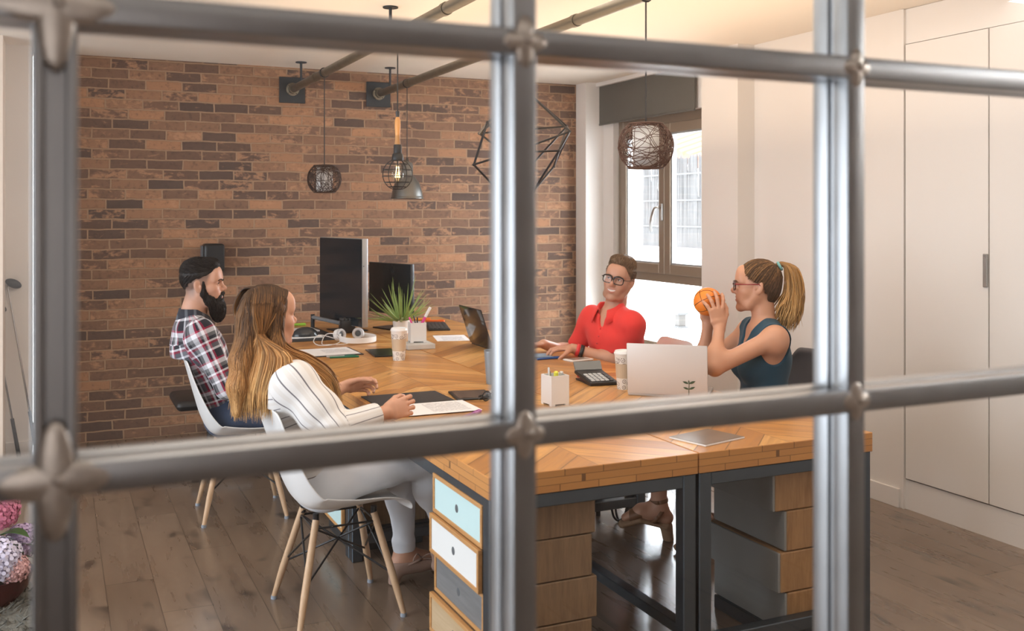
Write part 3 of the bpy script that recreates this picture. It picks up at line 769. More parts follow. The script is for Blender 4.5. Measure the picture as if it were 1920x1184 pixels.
# aloe plant
t = thing('aloe_plant', 'spiky green aloe plant in a white pot in front of the monitors', 'plant', (2.125, 6.46, ZT))
mb = MB(); mb.lathe([(0, .0), (.048, 0), (.062, .085), (.064, .088), (.060, .088), (.056, .078), (0, .076)], 28, caps=False); mb.build('pot', M_PLW, t)
mb = MB(); mb.lathe([(.056, .076), (0, .082)], 20, caps=False); mb.build('soil', plain('potting soil', (.05, .035, .025), .9, var=.3), t)
M_ALOE = plain('aloe leaf', (.27, .37, .11), .45, var=.35, scale=14)
rng = random.Random(5)
for k in range(58):
    a = rng.uniform(0, 2 * PI); el = rng.uniform(.25, 1.45) if k % 3 else rng.uniform(.05, .5); L = rng.uniform(.19, .32)
    if k == 1: a, el, L = R(250), .12, .30
    if k == 2: a, el, L = R(185), .22, .30
    if el < .2: L = min(L, .22)
    d = Vector((math.cos(a), math.sin(a), 0)); p0 = Vector((.02 * math.cos(a), .02 * math.sin(a), .078))
    cv = rng.uniform(-.25, .45); pts = []; rad = []
    for i in range(8):
        s = i / 7; e_ = el + cv * s
        if i: p0 = p0 + (d * math.cos(e_) + Vector((0, 0, math.sin(e_)))) * (L / 7)
        if p0.z < .012: p0.z = .012
        pts.append(p0.copy()); rad.append(.0110 * (1 - s) ** .75 * (1 - .15 * s) + .0006)
    MB().tube(pts, rad, 7, flat=.55).build('leaf', M_ALOE, t)

# --- screens
def monitor(label, a, b, z0, z1, depth, foot, edge):
    """panel stands along the floor line a-b; screen on the side facing the camera"""
    a = Vector(a); b = Vector(b); d = b - a; L = d.length; rz = math.atan2(d.y, d.x)
    t = thing('monitor', label, 'monitor', (a.x, a.y, ZT), rz, 'computer monitors by the brick wall')
    za, zb = z0 - ZT, z1 - ZT
    MB().box((0, 0, za), (L, depth, zb), .004, seg=2).build('panel', edge, t)
    MB().box((.004, -.002, za + .004), (L - .004, .0005, zb - .004)).build('screen', M_SCREEN, t)
    MB().box((L * .5 - .03, depth, za - .03 if za > .06 else .006), (L * .5 + .03, depth + .02, zb * .6), .004).build('stand', M_DKG, t)
    MB().box((L * .5 - .12, depth - .09, 0), (L * .5 + .12, depth + .11, .008), .003).build('base', foot, t)
    return t
monitor('tall dark monitor with a silver edge, seen at a slant', (1.715, 7.06), (1.842, 6.42), .80, 1.388, .042, M_BLACK, plain('silver monitor edge', (.42, .43, .44), .3, .6))
monitor('smaller black monitor rising behind the aloe plant', (2.052, 6.98), (2.205, 6.50), .852, 1.208, .03, M_BLACK, M_BLACK)
t = thing('desk_clamp', 'black desk clamp with a grey arm at the foot of the tall monitor', 'clamp', (1.79, 6.62, ZT))
MB().box((-.045, -.04, 0), (.05, .04, .085), .006, seg=2).build('clamp_block', M_BLACK, t)
mb = MB()
for k in range(4): mb.box((-.04 + k * .024, -.035, .085), (-.024 + k * .024, .035, .10), .002)
mb.build('grip_ridge', M_DKG, t)
MB().tube([(-.04, 0, .065), (-.11, .20, .075), (-.15, .34, .08)], [.014, .013, .013], 10).build('arm', plain('grey metal arm', (.22, .24, .26), .4, .3), t)
MB().tube([(-.15, .34, 0), (-.15, .34, .10)], .014, 10).build('post', M_BLACK, t)
t = thing('keyboard', 'black keyboard on the desk to the right of the aloe plant', 'keyboard', (2.455, 6.66, ZT), R(-16))
MB().box((-.075, -.21, 0), (.075, .21, .014), .004).build('case', M_BLACK, t)
mb = MB()
for i in range(5):
    for j in range(15): mb.box((-.066 + i * .027, -.202 + j * .027, .013), (-.066 + i * .027 + .022, -.202 + j * .027 + .022, .019))
mb.build('key_block', M_DKG, t)
pen('highlighter_pen', 'orange highlighter nearer the keyboard', 'pen', (2.50, 7.02), (2.62, 6.95), .009, M_ORG, M_ORG, group='orange highlighters by the wall')
pen('highlighter_pen', 'yellow orange highlighter lying behind the keyboard, nearer the wall', 'pen', (2.45, 7.16), (2.57, 7.12), .009, plain('amber plastic', (.85, .35, .03), .4), M_ORG, group='orange highlighters by the wall')
slab('paper_sheet', 'white printed sheet lying left of the black laptop', 'paper', (2.325, 6.05), .21, .30, .001, R(-14), m_paper('sheet print', .21, .30))

def laptop(label, a, b, lid_h, tilt, m_lid, m_base, depth=.235, inner=None):
    """hinge line a-b on the desk; base on the left of a->b, lid leans to the right"""
    a = Vector(a); b = Vector(b); d = b - a; L = d.length; rz = math.atan2(d.y, d.x)
    t = thing('laptop', label, 'laptop', (a.x, a.y, ZT), rz, 'laptops on the desks')
    MB().box((0, .004, 0), (L, depth, .016), .004, seg=2).build('base', m_base, t)
    MB().box((.02, .03, .0155), (L - .02, depth * .55, .018)).build('keys', M_DKG, t)
    M = Matrix.Translation((0, 0, .012)) @ Matrix.Rotation(tilt, 4, 'X')
    lid = MB().box((0, -.006, 0), (L, .0, lid_h), .004, seg=2, M=M).build('lid', m_lid, t)
    MB().box((.010, .0003, .012), (L - .010, .0010, lid_h - .010), M=M).build('screen', M_SCREEN, lid)
    return t, lid, M
laptop('black laptop the man in the red polo is typing on', (2.335, 5.735), (2.325, 5.36), .245, R(18), plain('glossy black lid', (.018, .019, .021), .12), M_BLACK)
lt, lid, LM = laptop('silver white laptop in front of the woman with the ponytail', (2.300, 3.815), (2.563, 3.585), .225, R(7), plain('silver white lid', (.68, .66, .655), .4, .1, var=.015), M_SILV)
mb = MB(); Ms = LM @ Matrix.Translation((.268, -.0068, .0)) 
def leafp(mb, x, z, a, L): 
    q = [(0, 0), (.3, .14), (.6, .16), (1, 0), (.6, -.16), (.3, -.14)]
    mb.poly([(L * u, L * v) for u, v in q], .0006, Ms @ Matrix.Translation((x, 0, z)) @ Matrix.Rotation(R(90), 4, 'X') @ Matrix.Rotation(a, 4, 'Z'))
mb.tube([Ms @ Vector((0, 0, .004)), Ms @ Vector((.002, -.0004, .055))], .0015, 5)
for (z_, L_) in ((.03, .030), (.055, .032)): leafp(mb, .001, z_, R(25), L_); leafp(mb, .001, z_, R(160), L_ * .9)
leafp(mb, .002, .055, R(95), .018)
mb.build('sprig_reflection', plain('dark leaf reflection green', (.05, .09, .05), .5), lid, label='dark green sprig reflection laid on the lid')  # reflection of a plant in the glass, modelled as flat leaves

# --- striped woman's place
slab('desk_mat', 'black desk mat under the woman with long hair, the sheet half on it', 'mat', (1.388, 4.07), .345, .385, .004, 0, M_INKK)
slab('paper_sheet', 'printed white sheet half on the near black desk mat, under her hand', 'paper', (1.420, 3.875), .325, .235, .0012, R(-1), m_paper('near print', .325, .235, x0=-.1, x1=.40, y0=-.36, y1=.40), z=ZT + .0044)
pen('marker_pen', 'purple marker lying at the corner of the near sheet', 'pen', (1.442, 3.628), (1.556, 3.722), .0075, M_PUR, plain('violet cap', (.36, .09, .34), .4))
t = thing('phone_case', 'black phone in an open case beyond the near sheet', 'phone', (1.665, 4.085, ZT), R(-10))
MB().box((-.085, -.10, 0), (.085, .10, .009), .003).build('case', M_BLACK, t)
MB().box((-.074, -.088, .0088), (.074, .088, .0098)).build('screen', plain('brown reflecting screen', (.05, .04, .035), .12), t)
t = thing('eyeglasses', 'black folded eyeglasses beside the black phone', 'glasses', (1.708, 3.965, ZT), R(30))
mb = MB()
for sx in (-.033, .033): mb.tube([(sx + .026 * math.cos(a), 0, .022 + .020 * math.sin(a)) for a in [k * PI / 10 for k in range(20)]], .003, 6, closed=True)
mb.tube([(-.008, 0, .028), (.008, 0, .028)], .003, 6); mb.build('frame_front', M_BLACK, t)
for sx in (-1, 1): MB().tube(spline([(sx * .062, 0, .03), (sx * .06, .02, .022), (sx * .0, .03 + .006 * sx, .014), (-sx * .05, .028, .008)], 5), .0026, 6).build('temple', M_BLACK, t)
t = thing('computer_mouse', 'white computer mouse half hidden behind the middle post', 'mouse', (1.755, 4.02, ZT), R(80))
mb = MB(); mb.lathe([(.034, 0), (.036, .008), (.032, .022), (.018, .033), (0, .036)], 24, Matrix.Diagonal((1.5, .9, 1, 1))); mb.build('shell', M_PLW, t)
MB().tube([(.02, -.004, .034), (.02, .004, .034)], .005, 10).build('scroll_wheel', M_LGT, t)
t = thing('metal_cup', 'ribbed blue grey metal cup half hidden behind the middle post', 'cup', (1.882, 4.345, ZT))
mb = MB(); mb.lathe([(0, .003), (.030, .003), (.030, 0), (.032, 0)] + [(.032 + .010 * z / .155 + (.0012 if k % 2 else 0), z) for k, z in enumerate([.008 + .147 * q / 18 for q in range(19)])] + [(.0445, .158), (.041, .157), (.030, .01)], 32, caps=False)
mb.build('cup_wall', plain('blue grey tin', (.28, .34, .40), .35, .3), t)
# --- middle of the near right desk
t = thing('notebook', 'grey and blue notebook lying near the man in red', 'notebook', (2.44, 5.02, ZT), R(-12))
MB().box((-.09, -.065, 0), (.075, .065, .012), .002).build('pages', plain('pale grey paper', (.50, .54, .58), .6), t)
MB().box((-.092, -.067, .0122), (.077, .067, .0145)).build('cover', plain('slate blue cover', (.20, .30, .42), .5), t)
pen('ballpoint_pen', 'blue pen beside the grey and blue notebook', 'pen', (2.40, 4.935), (2.545, 4.945), .006, M_BLU, M_BLU)
t = thing('smartphone', 'white smartphone lying on the desk edge by the man in red', 'phone', (2.605, 4.842, ZT), R(8))
MB().box((-.075, -.042, 0), (.075, .042, .009), .004, seg=2).build('body', M_PLW, t); MB().box((-.058, -.037, .0088), (.058, .037, .0096)).build('screen', plain('pale reflecting screen', (.36, .33, .30), .1), t)
t = thing('calculator', 'black desk calculator with raised display by the paper cup', 'calculator', (2.345, 4.19, ZT), R(-8))
M = Matrix.Rotation(R(7), 4, 'X')
MB().box((-.07, -.12, 0), (.07, .10, .018), .004, M=Matrix.Translation((0, 0, .015)) @ M).build('case', M_BLACK, t)
MB().box((-.07, .0, 0), (.07, .010, .05), .003, M=Matrix.Translation((0, .08, .044)) @ Matrix.Rotation(R(-35), 4, 'X')).build('display', plain('grey display', (.16, .17, .17), .2), t)
for i in range(5):
    for j in range(4): MB().box((-.056 + i * .023, -.105 + j * .032, .017), (-.038 + i * .023, -.081 + j * .032, .023), .002, M=Matrix.Translation((0, 0, .015)) @ M).build('button', M_LGT if i < 4 else M_DKG, t)
MB().box((-.065, -.11, 0), (.065, .09, .006)).build('foot', M_BLACK, t)
pen('ballpoint_pen', 'red and white pen behind the calculator', 'pen', (2.335, 4.34), (2.44, 4.42), .007, M_RED, M_PLW)
t = thing('magazine', 'magazine with a dark cover lying at the front seam of the near desks', 'magazine', (2.115, 2.965, ZT), R(14))
MB().box((-.105, -.085, 0), (.105, .085, .006), .001).build('pages', M_PAPW, t); MB().box((-.104, -.083, .0062), (.104, .084, .0072)).build('cover', plain('dark printed cover', (.16, .12, .09), .3, var=.6, scale=12), t)

# --- wall speaker, golf clubs
t = thing('wall_speaker', 'black loudspeaker fixed to the brick wall above the bearded man', 'speaker', (1.012, YB, 1.243))
MB().box((-.070, -.145, -.10), (.075, -.02, .10), .022, seg=3).build('cabinet', M_BLACK, t)
MB().box((-.045, -.150, -.085), (.065, -.144, .085), .002).build('grille', plain('black speaker cloth', (.016, .017, .019), .8), t)
MB().box((-.078, -.12, -.085), (-.070, -.03, .085), .002).build('side_trim', plain('grey trim', (.10, .12, .14), .4), t)
MB().box((-.02, -.03, -.03), (.02, 0, .03), .003).build('bracket', M_BLACKM, t)
M_CHR = plain('chrome shaft', (.45, .45, .46), .2, 1.0)
def club(label, top, bot):
    top = Vector(top); bot = Vector(bot); d = (top - bot)
    t = thing('golf_club', label, 'golf club', bot, 0, 'golf clubs leaning on the wall')
    MB().tube([(0, 0, 0), d * .27], [.013, .011], 10).build('grip', M_BLACK, t)
    MB().tube([d * .27, d], [.0065, .0045], 8).build('shaft', M_CHR, t)
    mb = MB(); mb.ball(d + Vector((.035, -.01, .01)), (.05, .022, .028), 16, 10, Matrix.Rotation(R(25), 4, 'Y')); mb.build('club_head', M_BLACK, t)
club('golf club upside down against the white wall, head in view', (-.275, 7.10, 1.10), (-.10, 7.03, .005))
club('golf club upside down against the white wall, head out of view, nearer the beige reveal', (-.36, 7.10, .95), (-.205, 7.05, .005))

# --- flowers on the rug at the near left
def m_rug():
    t = NT('shaggy rug'); n = t.noise(t.coord(), 60, 5, .75); n2 = t.noise(t.coord(), 11, 3)
    c = t.ramp(n, [(.35, (.06, .06, .05)), (.7, (.30, .29, .25))])
    return t.bsdf(Base_Color=t.mix(.3, c, t.ramp(n2, [(.3, (.1, .1, .09)), (.7, (.35, .33, .28))])), Roughness=.95, Normal=t.bump(n, 1.0, .01))
mb = MB(); rng = random.Random(3)
pts = [(.62 * (1 + .03 * math.sin(k * 1.7)) * math.cos(k * PI / 30), .80 * (1 + .03 * math.cos(k * 2.3)) * math.sin(k * PI / 30)) for k in range(60)]
mb.poly(pts, .018)
for k in range(2600):
    a = rng.uniform(0, 2 * PI); q = math.sqrt(rng.random()); p = Vector((.61 * q * math.cos(a), .79 * q * math.sin(a), .016)); e = p + Vector((rng.uniform(-.03, .03), rng.uniform(-.03, .03), rng.uniform(.01, .025)))
    mb.tube([p, e], [.005, .002], 3, caps=False)
tag(mb.build('rug', m_rug(), None, (-.66, 4.28, .001)), 'grey shaggy rug on the floor beneath the potted hydrangea', 'rug')
t = thing('potted_hydrangea', 'pink and lilac hydrangea in a dark red bowl on the rug', 'flowers', (-.245, 4.46, .022))
mb = MB(); mb.lathe([(0, .0), (.11, 0), (.15, .05), (.165, .10), (.170, .105), (.160, .105), (.145, .07), (0, .06)], 36, caps=False); mb.build('bowl', plain('dark red glaze', (.085, .014, .014), .25), t)
MB().lathe([(.150, .075), (0, .085)], 20, caps=False).build('soil', plain('potting soil', (.05, .035, .025), .9, var=.3), t)
def petalm(n, c): return plain(n, c, .6, var=.18, scale=25)
heads = [((.03, -.02, .36), .085, petalm('pink petals', (.72, .24, .38))), ((.045, -.10, .185), .085, petalm('white lilac petals', (.72, .68, .84))), ((-.05, -.08, .19), .09, petalm('pale petals', (.80, .76, .86))), ((.125, .02, .215), .065, petalm('lilac petals', (.62, .48, .72))), ((.10, -.11, .15), .055, petalm('coral petals', (.72, .42, .42))), ((-.09, .06, .28), .09, petalm('lilac petals', (.62, .48, .72)))]
M_STEM = plain('stem green', (.09, .16, .05), .5, var=.2)
for c, r_, m in heads:
    c = Vector(c); mb = MB()
    for k in range(190):
        z_ = 1 - 2 * (k + .5) / 190; ph = k * 2.39996; rr = math.sqrt(max(0, 1 - z_ * z_)); n = Vector((rr * math.cos(ph), rr * math.sin(ph), z_))
        if z_ < -.75: continue
        q = n.to_track_quat('Z', 'Y').to_matrix().to_4x4(); sp = rng.uniform(0, PI)
        for f in range(4):
            a = sp + f * PI / 2; L = r_ * .135
            M = Matrix.Translation(c + n * r_ * rng.uniform(.90, 1.06)) @ q @ Matrix.Rotation(a, 4, 'Z')
            V_ = [mb.bm.verts.new(M @ Vector((L * (.85 + .72 * math.cos(u)), L * .72 * math.sin(u), L * .18 * (1 + math.cos(u))))) for u in [g * PI / 3.5 for g in range(7)]]
            mb.bm.faces.new(V_)
    mb.ball(c, r_ * .82, 14, 10)
    mb.build('flower_head', m, t)
    MB().tube([(c.x * .3, c.y * .3, .07), c * .6 + Vector((0, 0, .03)), c], .004, 6).build('stem', M_STEM, t)
for k in range(14):
    a = rng.uniform(0, 2 * PI); L = rng.uniform(.11, .17); h = rng.uniform(.10, .30); rows = []
    for i in range(7):
        s = i / 6; wd = .032 * math.sin(PI * min(1, s * .95 + .05)) ** .8
        base = Vector((math.cos(a), math.sin(a), 0)) * (.04 + L * s) + Vector((0, 0, h + .04 * math.sin(s * 2.2) - .03 * s)); sd = Vector((-math.sin(a), math.cos(a), 0))
        rows.append([base - sd * wd + Vector((0, 0, wd * .3)), base, base + sd * wd + Vector((0, 0, wd * .3))])
    MB().grid(rows).build('leaf', plain('hydrangea leaf', (.05, .12, .03), .5, var=.3), t, solid=.0012)
# ------------------------------------------------------------------ ceiling pipes and pendant lamps
M_PIPE = steel('galvanised pipe', (.21, .19, .15), .42); M_PLATE = steel('dark plate', (.06, .07, .08), .5)
ZP = 2.468
for (x, lab) in ((1.588, 'steel pipe under the ceiling, over the left-hand desks, small rattan globe on it'), (2.245, 'steel pipe under the ceiling carrying the bell lamp and the geometric lamp')):
    t = thing('ceiling_pipe', lab, 'pipe', (x, YB, ZP), 0, 'ceiling pipes')
    MB().tube([(0, -.02, 0), (0, -5.6, 0)], .027, 16).build('pipe', M_PIPE, t)
    mb = MB(); mb.box((-.095, -.012, -.10), (.095, 0, .09), .002)
    pl = mb.build('wall_plate', M_PLATE, t)
    mb = MB(); mb.lathe([(.048, 0), (.048, .012), (.034, .016), (.034, .05)], 20, Matrix.Translation((0, -.012, 0)) @ Matrix.Rotation(R(90), 4, 'X'))
    for k in range(4):
        a = k * PI / 2 + PI / 4; mb.ball((.041 * math.cos(a), -.026, .041 * math.sin(a)), .007, 8, 6)
    mb.build('flange', M_PIPE, pl)
    for y in (7.09, 5.01, 2.93):
        MB().tube([(0, y - YB, .025), (0, y - YB, HC - ZP - .004)], .0085, 8).build('hanger_rod', M_PLATE, t)
        mb = MB(); mb.lathe([(.040, 0), (.040, .006)], 16, Matrix.Translation((0, y - YB, HC - ZP - .0065))); mb.build('ceiling_plate', M_PLATE, t)
    for y in (6.63, 4.2, ):
        mb = MB(); mb.lathe([(.0285, -.018), (.031, -.018), (.031, .018), (.0285, .018)], 16, Matrix.Translation((0, y - YB, 0)) @ Matrix.Rotation(R(90), 4, 'X'), caps=False); mb.build('pipe_collar', M_PIPE, t)
M_CORD = plain('black cord', (.012, .012, .013), .6)
def cord(t, top, r=.0035):
    mb = MB(); mb.tube([(0, 0, top), (0, 0, 0)], r, 6); mb.tube([(.0305 * math.cos(a), 0, top + .031 + .0305 * math.sin(a)) for a in [k * PI / 8 for k in range(16)]], r, 6, closed=True)
    return mb.build('cord', M_CORD, t)
M_RATTAN = plain('dark rattan', (.045, .022, .014), .6, var=.3); M_DIFF = plain('white lamp shade', (.80, .78, .75), .7, var=.02)
def rattan(label, loc, rad, n, top, col):
    t = thing('rattan_pendant', label, 'lamp', loc, 0, 'rattan globe pendant lamps')
    cord(t, top)
    rng = random.Random(int(rad * 10000)); mb = MB()
    for k in range(n):
        ax = Vector((rng.gauss(0, 1), rng.gauss(0, 1), rng.gauss(0, 1))).normalized(); u = ax.orthogonal().normalized(); v = ax.cross(u)
        off = rng.uniform(-.62, .62); rr = math.sqrt(1 - off * off); pts = []
        for q in range(28):
            a = q * 2 * PI / 28; wv = off + .16 * math.sin(2 * a + k) + .05 * math.sin(5 * a + 2 * k)
            d = (u * math.cos(a) * rr + v * math.sin(a) * rr + ax * wv).normalized() * rad * rng.uniform(.985, 1.01)
            d.z = max(-rad * .80, min(rad * .80, d.z)); pts.append(d)
        mb.tube(pts, rad * (.016 if rad < .11 else .0125), 4, closed=True)
    for z in (-.80, .80):
        for e in (1.0, .97): mb.tube([(rad * .62 * e * math.cos(a), rad * .62 * e * math.sin(a), rad * z) for a in [k * PI / 16 for k in range(32)]], rad * .03, 6, closed=True)
    mb.build('rattan_globe', col, t)
    mb = MB(); mb.lathe([(rad * .47, -rad * .74), (rad * .47, rad * .70)], 28, caps=False); mb.build('inner_shade', M_DIFF, t, solid=.002)
    MB().tube([(0, 0, rad * .45), (0, 0, rad * .83)], rad * .13, 12).build('lamp_holder', M_BLACK, t)
    return t
rattan('small dark rattan globe lamp hanging in front of the brick wall', (1.588, 6.416, 1.778), .109, 54, ZP - 1.778 - .031, M_RATTAN)
rattan('large brown rattan globe lamp hanging in front of the window', (2.245, 3.578, 1.835), .1155, 48, ZP - 1.835 - .031, plain('brown rattan', (.10, .045, .028), .6, var=.3))

# cage lamp with turned wooden handle
t = thing('cage_pendant', 'black wire cage lamp with a wooden handle and clear bulb', 'lamp', (1.588, 4.89, 1.752)); z0 = 1.752
cord(t, ZP - z0 - .031)
mb = MB(); mb.lathe([(.008, 2.045 - z0), (.0135, 2.03 - z0), (.0155, 2.0 - z0), (.0125, 1.965 - z0), (.0125, 1.93 - z0), (.0145, 1.912 - z0), (.0145, 1.905 - z0)], 18)
mb.build('wooden_handle', wood('turned ash', (.38, .17, .05), (.60, .32, .11), 2, 20, 10, .4), t)
mb = MB(); mb.lathe([(.011, 2.075 - z0), (.009, 2.045 - z0)], 12); mb.build('strain_relief', M_BLACK, t)
mb = MB(); mb.lathe([(.018, 1.905 - z0), (.021, 1.90 - z0), (.021, 1.862 - z0), (.027, 1.855 - z0), (.030, 1.835 - z0), (.030, 1.822 - z0)], 20); mb.build('socket', M_BLACK, t)
mb = MB(); rc = .079
for k in range(10):
    a = k * 2 * PI / 10
    mb.tube([(math.cos(a) * rc * math.sin(p), math.sin(a) * rc * math.sin(p), rc * math.cos(p)) for p in [R(22) + q * R(140) / 12 for q in range(13)]], .0018, 5)
for p in (24, 48, 72, 96, 120, 142, 160): mb.tube([(rc * math.sin(R(p)) * math.cos(a), rc * math.sin(R(p)) * math.sin(a), rc * math.cos(R(p))) for a in [k * PI / 16 for k in range(32)]], .0018, 5, closed=True)
mb.build('wire_cage', M_BLACKM, t)
mb = MB(); mb.lathe([(.013, .075), (.014, .055), (.024, .03), (.031, .0), (.029, -.02), (.018, -.036), (0, -.042)], 20); bulb = mb.build('bulb', m_glass('bulb glass', (1, .99, .96), .05), t)
mb = MB()
for k in range(6):
    a = k * PI / 3; mb.tube([(.006 * math.cos(a), .006 * math.sin(a), .04), (.012 * math.cos(a + .4), .012 * math.sin(a + .4), -.015)], .0013, 5)
mf = NT('filament'); mf.bsdf(Base_Color=(1, .6, .2, 1), Emission_Color=(1, .66, .25, 1), Emission_Strength=14.0)
mb.build('filament', mf.m, bulb)

# grey metal bell lamp
t = thing('bell_pendant', 'grey metal bell lamp hanging behind the wire cage lamp', 'lamp', (2.245, 6.70, 1.658)); z0 = 1.658
cord(t, ZP - z0 - .031, .003)
mb = MB(); mb.lathe([(.114, 0), (.115, .006), (.110, .012), (.109, .02), (.102, .06), (.085, .11), (.058, .15), (.042, .165), (.040, .17), (.040, .235), (.034, .25), (.012, .262), (.006, .29)], 36, caps=False)
mb.build('bell_shade', steel('gunmetal', (.20, .20, .19), .32), t, solid=.002)
MB().tube([(0, 0, .17), (0, 0, .10)], .02, 12).build('lamp_holder', M_BLACK, t)
mb = MB(); mb.ball((0, 0, .07), (.03, .03, .036), 16, 10); mb.build('bulb', plain('frosted bulb', (.85, .84, .80), .3), t)

# geometric wire lamp
t = thing('geometric_pendant', 'black geometric wire lamp hanging behind the middle steel post', 'lamp', (2.245, 4.82, 1.87)); 
z0 = 1.87
cord(t, ZP - z0 - .031)
def G(x, z, y): return Vector((x - 2.245, y, z - z0))
V = dict(A=G(2.013, 2.02, -.10), B=G(1.954, 1.804, -.06), C=G(2.09, 1.71, .02), D=G(2.30, 2.19, 0), E=G(2.55, 2.031, .05), F=G(2.436, 1.981, -.20), N=G(2.465, 1.809, .04), I=G(2.30, 1.66, -.02), J=G(2.10, 1.99, .22), K=G(2.40, 1.80, .24), L=G(2.09, 1.86, -.24), M=G(2.347, 1.875, -.25))
mb = MB()
for e in ('AB', 'BC', 'AD', 'DE', 'DF', 'EF', 'EN', 'FM', 'FN', 'MN', 'NI', 'IC', 'BL', 'LM', 'AL', 'LC', 'MI', 'DJ', 'JA', 'JE', 'JK', 'KE', 'KI', 'KC', 'LF', 'EM'):
    a = e[0]; b = e[1:]
    mb.tube([V[a], V[b]], .0058, 6)
for v in V.values(): mb.ball(v, .0085, 8, 6)
mb.tube([V['D'], (0, 0, .33)], .004, 6)
mb.build('wire_frame', M_BLACKM, t)
MB().tube([(0, 0, .32), (0, 0, .25)], .018, 12).build('lamp_holder', M_BLACK, t)
mb = MB(); mb.ball((-.19, -.03, -.14), (.012, .012, .02), 12, 8); 
mb = MB(); mb.lathe([(.012, .25), (.016, .22), (.034, .18), (.042, .14), (.034, .10), (0, .085)], 20); mb.build('bulb', plain('frosted bulb', (.85, .84, .80), .3), t)
# ------------------------------------------------------------------ implicit modelling: smooth unions of tapered limbs, meshed as one surface
def V3(*a): return np.array(a if len(a) == 3 else a[0], dtype=np.float64)
def unit(v): v = np.asarray(v, float); return v / (np.linalg.norm(v) + 1e-12)
class Sculpt:
    def __init__(s): s.p = []
    def cone(s, a, b, ra, rb, k=.02, sub=False):
        a = V3(a); b = V3(b); ba = b - a; L2 = float(ba @ ba) + 1e-12; m = max(ra, rb)
        def f(X, Y, Z):
            x = X - a[0]; y = Y - a[1]; z = Z - a[2]
            t = np.clip((x * ba[0] + y * ba[1] + z * ba[2]) / L2, 0, 1)
            return np.sqrt((x - t * ba[0]) ** 2 + (y - t * ba[1]) ** 2 + (z - t * ba[2]) ** 2) - (ra + (rb - ra) * t)
        s.p.append((f, np.minimum(a, b) - m, np.maximum(a, b) + m, k, sub)); return s
    def chain(s, pts, rad, k=.02):
        for (a, b, ra, rb) in zip(pts, pts[1:], rad, rad[1:]): s.cone(a, b, ra, rb, k)
        return s
    def slab(s, a, b, wa, da, wb, db, side, k=.03, sub=False):
        """tapered limb of elliptical section: half widths w along `side`, half depths d across"""
        a = V3(a); b = V3(b); ba = b - a; L = np.linalg.norm(ba); ax = ba / L
        sd = V3(side); sd = unit(sd - ax * (sd @ ax)); dp = np.cross(ax, sd); m = max(wa, wb, da, db)
        def f(X, Y, Z):
            x = X - a[0]; y = Y - a[1]; z = Z - a[2]
            h = x * ax[0] + y * ax[1] + z * ax[2]; t = np.clip(h / L, 0, 1); o = h - t * L
            u = x * sd[0] + y * sd[1] + z * sd[2]; v = x * dp[0] + y * dp[1] + z * dp[2]
            W = wa + (wb - wa) * t; D = da + (db - da) * t; mn = np.minimum(W, D)
            q = np.sqrt((u / W) ** 2 + (v / D) ** 2 + (o / mn) ** 2)
            g = np.sqrt((u / W ** 2) ** 2 + (v / D ** 2) ** 2 + (o / mn ** 2) ** 2) + 1e-6
            return q * (q - 1) / g
        s.p.append((f, np.minimum(a, b) - m, np.maximum(a, b) + m, k, sub)); return s
    def ell(s, c, r, M=None, k=.02, sub=False):
        c = V3(c); r = V3(r); M = np.eye(3) if M is None else np.asarray(M)   # columns = axes
        m = r.max()
        def f(X, Y, Z):
            x = X - c[0]; y = Y - c[1]; z = Z - c[2]
            q = [x * M[0, i] + y * M[1, i] + z * M[2, i] for i in range(3)]
            k0 = np.sqrt((q[0] / r[0]) ** 2 + (q[1] / r[1]) ** 2 + (q[2] / r[2]) ** 2)
            k1 = np.sqrt((q[0] / r[0] ** 2) ** 2 + (q[1] / r[1] ** 2) ** 2 + (q[2] / r[2] ** 2) ** 2) + 1e-6
            return k0 * (k0 - 1) / k1
        s.p.append((f, c - m, c + m, k, sub)); return s
    def cut(s, fn, k=.004, lo=None, hi=None):
        """remove where fn(X,Y,Z) < 0 (fn ~ distance)"""
        s.p.append((fn, V3(lo) if lo is not None else None, V3(hi) if hi is not None else None, k, True)); return s
    def warp(s, fn):
        s.p.append((fn, None, None, 0, 'warp')); return s
    def bounds(s):
        lo = np.min([p[1] for p in s.p if p[4] is False], 0); hi = np.max([p[2] for p in s.p if p[4] is False], 0)
        return lo, hi
    def field(s, h, lo, hi):
        n = np.ceil((hi - lo) / h).astype(int) + 1
        D = np.full(n, .2, np.float32)
        ax = [(lo[i] + h * np.arange(n[i])).astype(np.float32) for i in range(3)]
        for f, a, b, k, sub in s.p:
            if a is None: i0 = np.zeros(3, int); i1 = n
            else:
                pad = (k if sub is False else k) + 3 * h
                i0 = np.clip(np.floor((a - pad - lo) / h).astype(int), 0, n); i1 = np.clip(np.ceil((b + pad - lo) / h).astype(int) + 1, 0, n)
            if (i1 <= i0).any(): continue
            sl = tuple(slice(i0[q], i1[q]) for q in range(3))
            X = ax[0][sl[0]][:, None, None]; Y = ax[1][sl[1]][None, :, None]; Z = ax[2][sl[2]][None, None, :]
            d = f(X, Y, Z).astype(np.float32); o = D[sl]
            if sub == 'warp': D[sl] = o + d; continue
            if sub: d = -d; o = -o
            if sub: o, d = -o, d     # smooth max(o, -d)
            if sub:
                hh = np.maximum(k - np.abs(o - d), 0) / max(k, 1e-6); D[sl] = np.maximum(o, d) + hh * hh * k * .25
            else:
                hh = np.maximum(k - np.abs(o - d), 0) / max(k, 1e-6); D[sl] = np.minimum(o, d) - hh * hh * k * .25
        return D
    def net(s, h, lo=None, hi=None):
        if lo is None: lo, hi = s.bounds(); lo = lo - 4 * h - .01; hi = hi + 4 * h + .01
        D = s.field(h, V3(lo), V3(hi)); return surf_net(D, V3(lo), h)

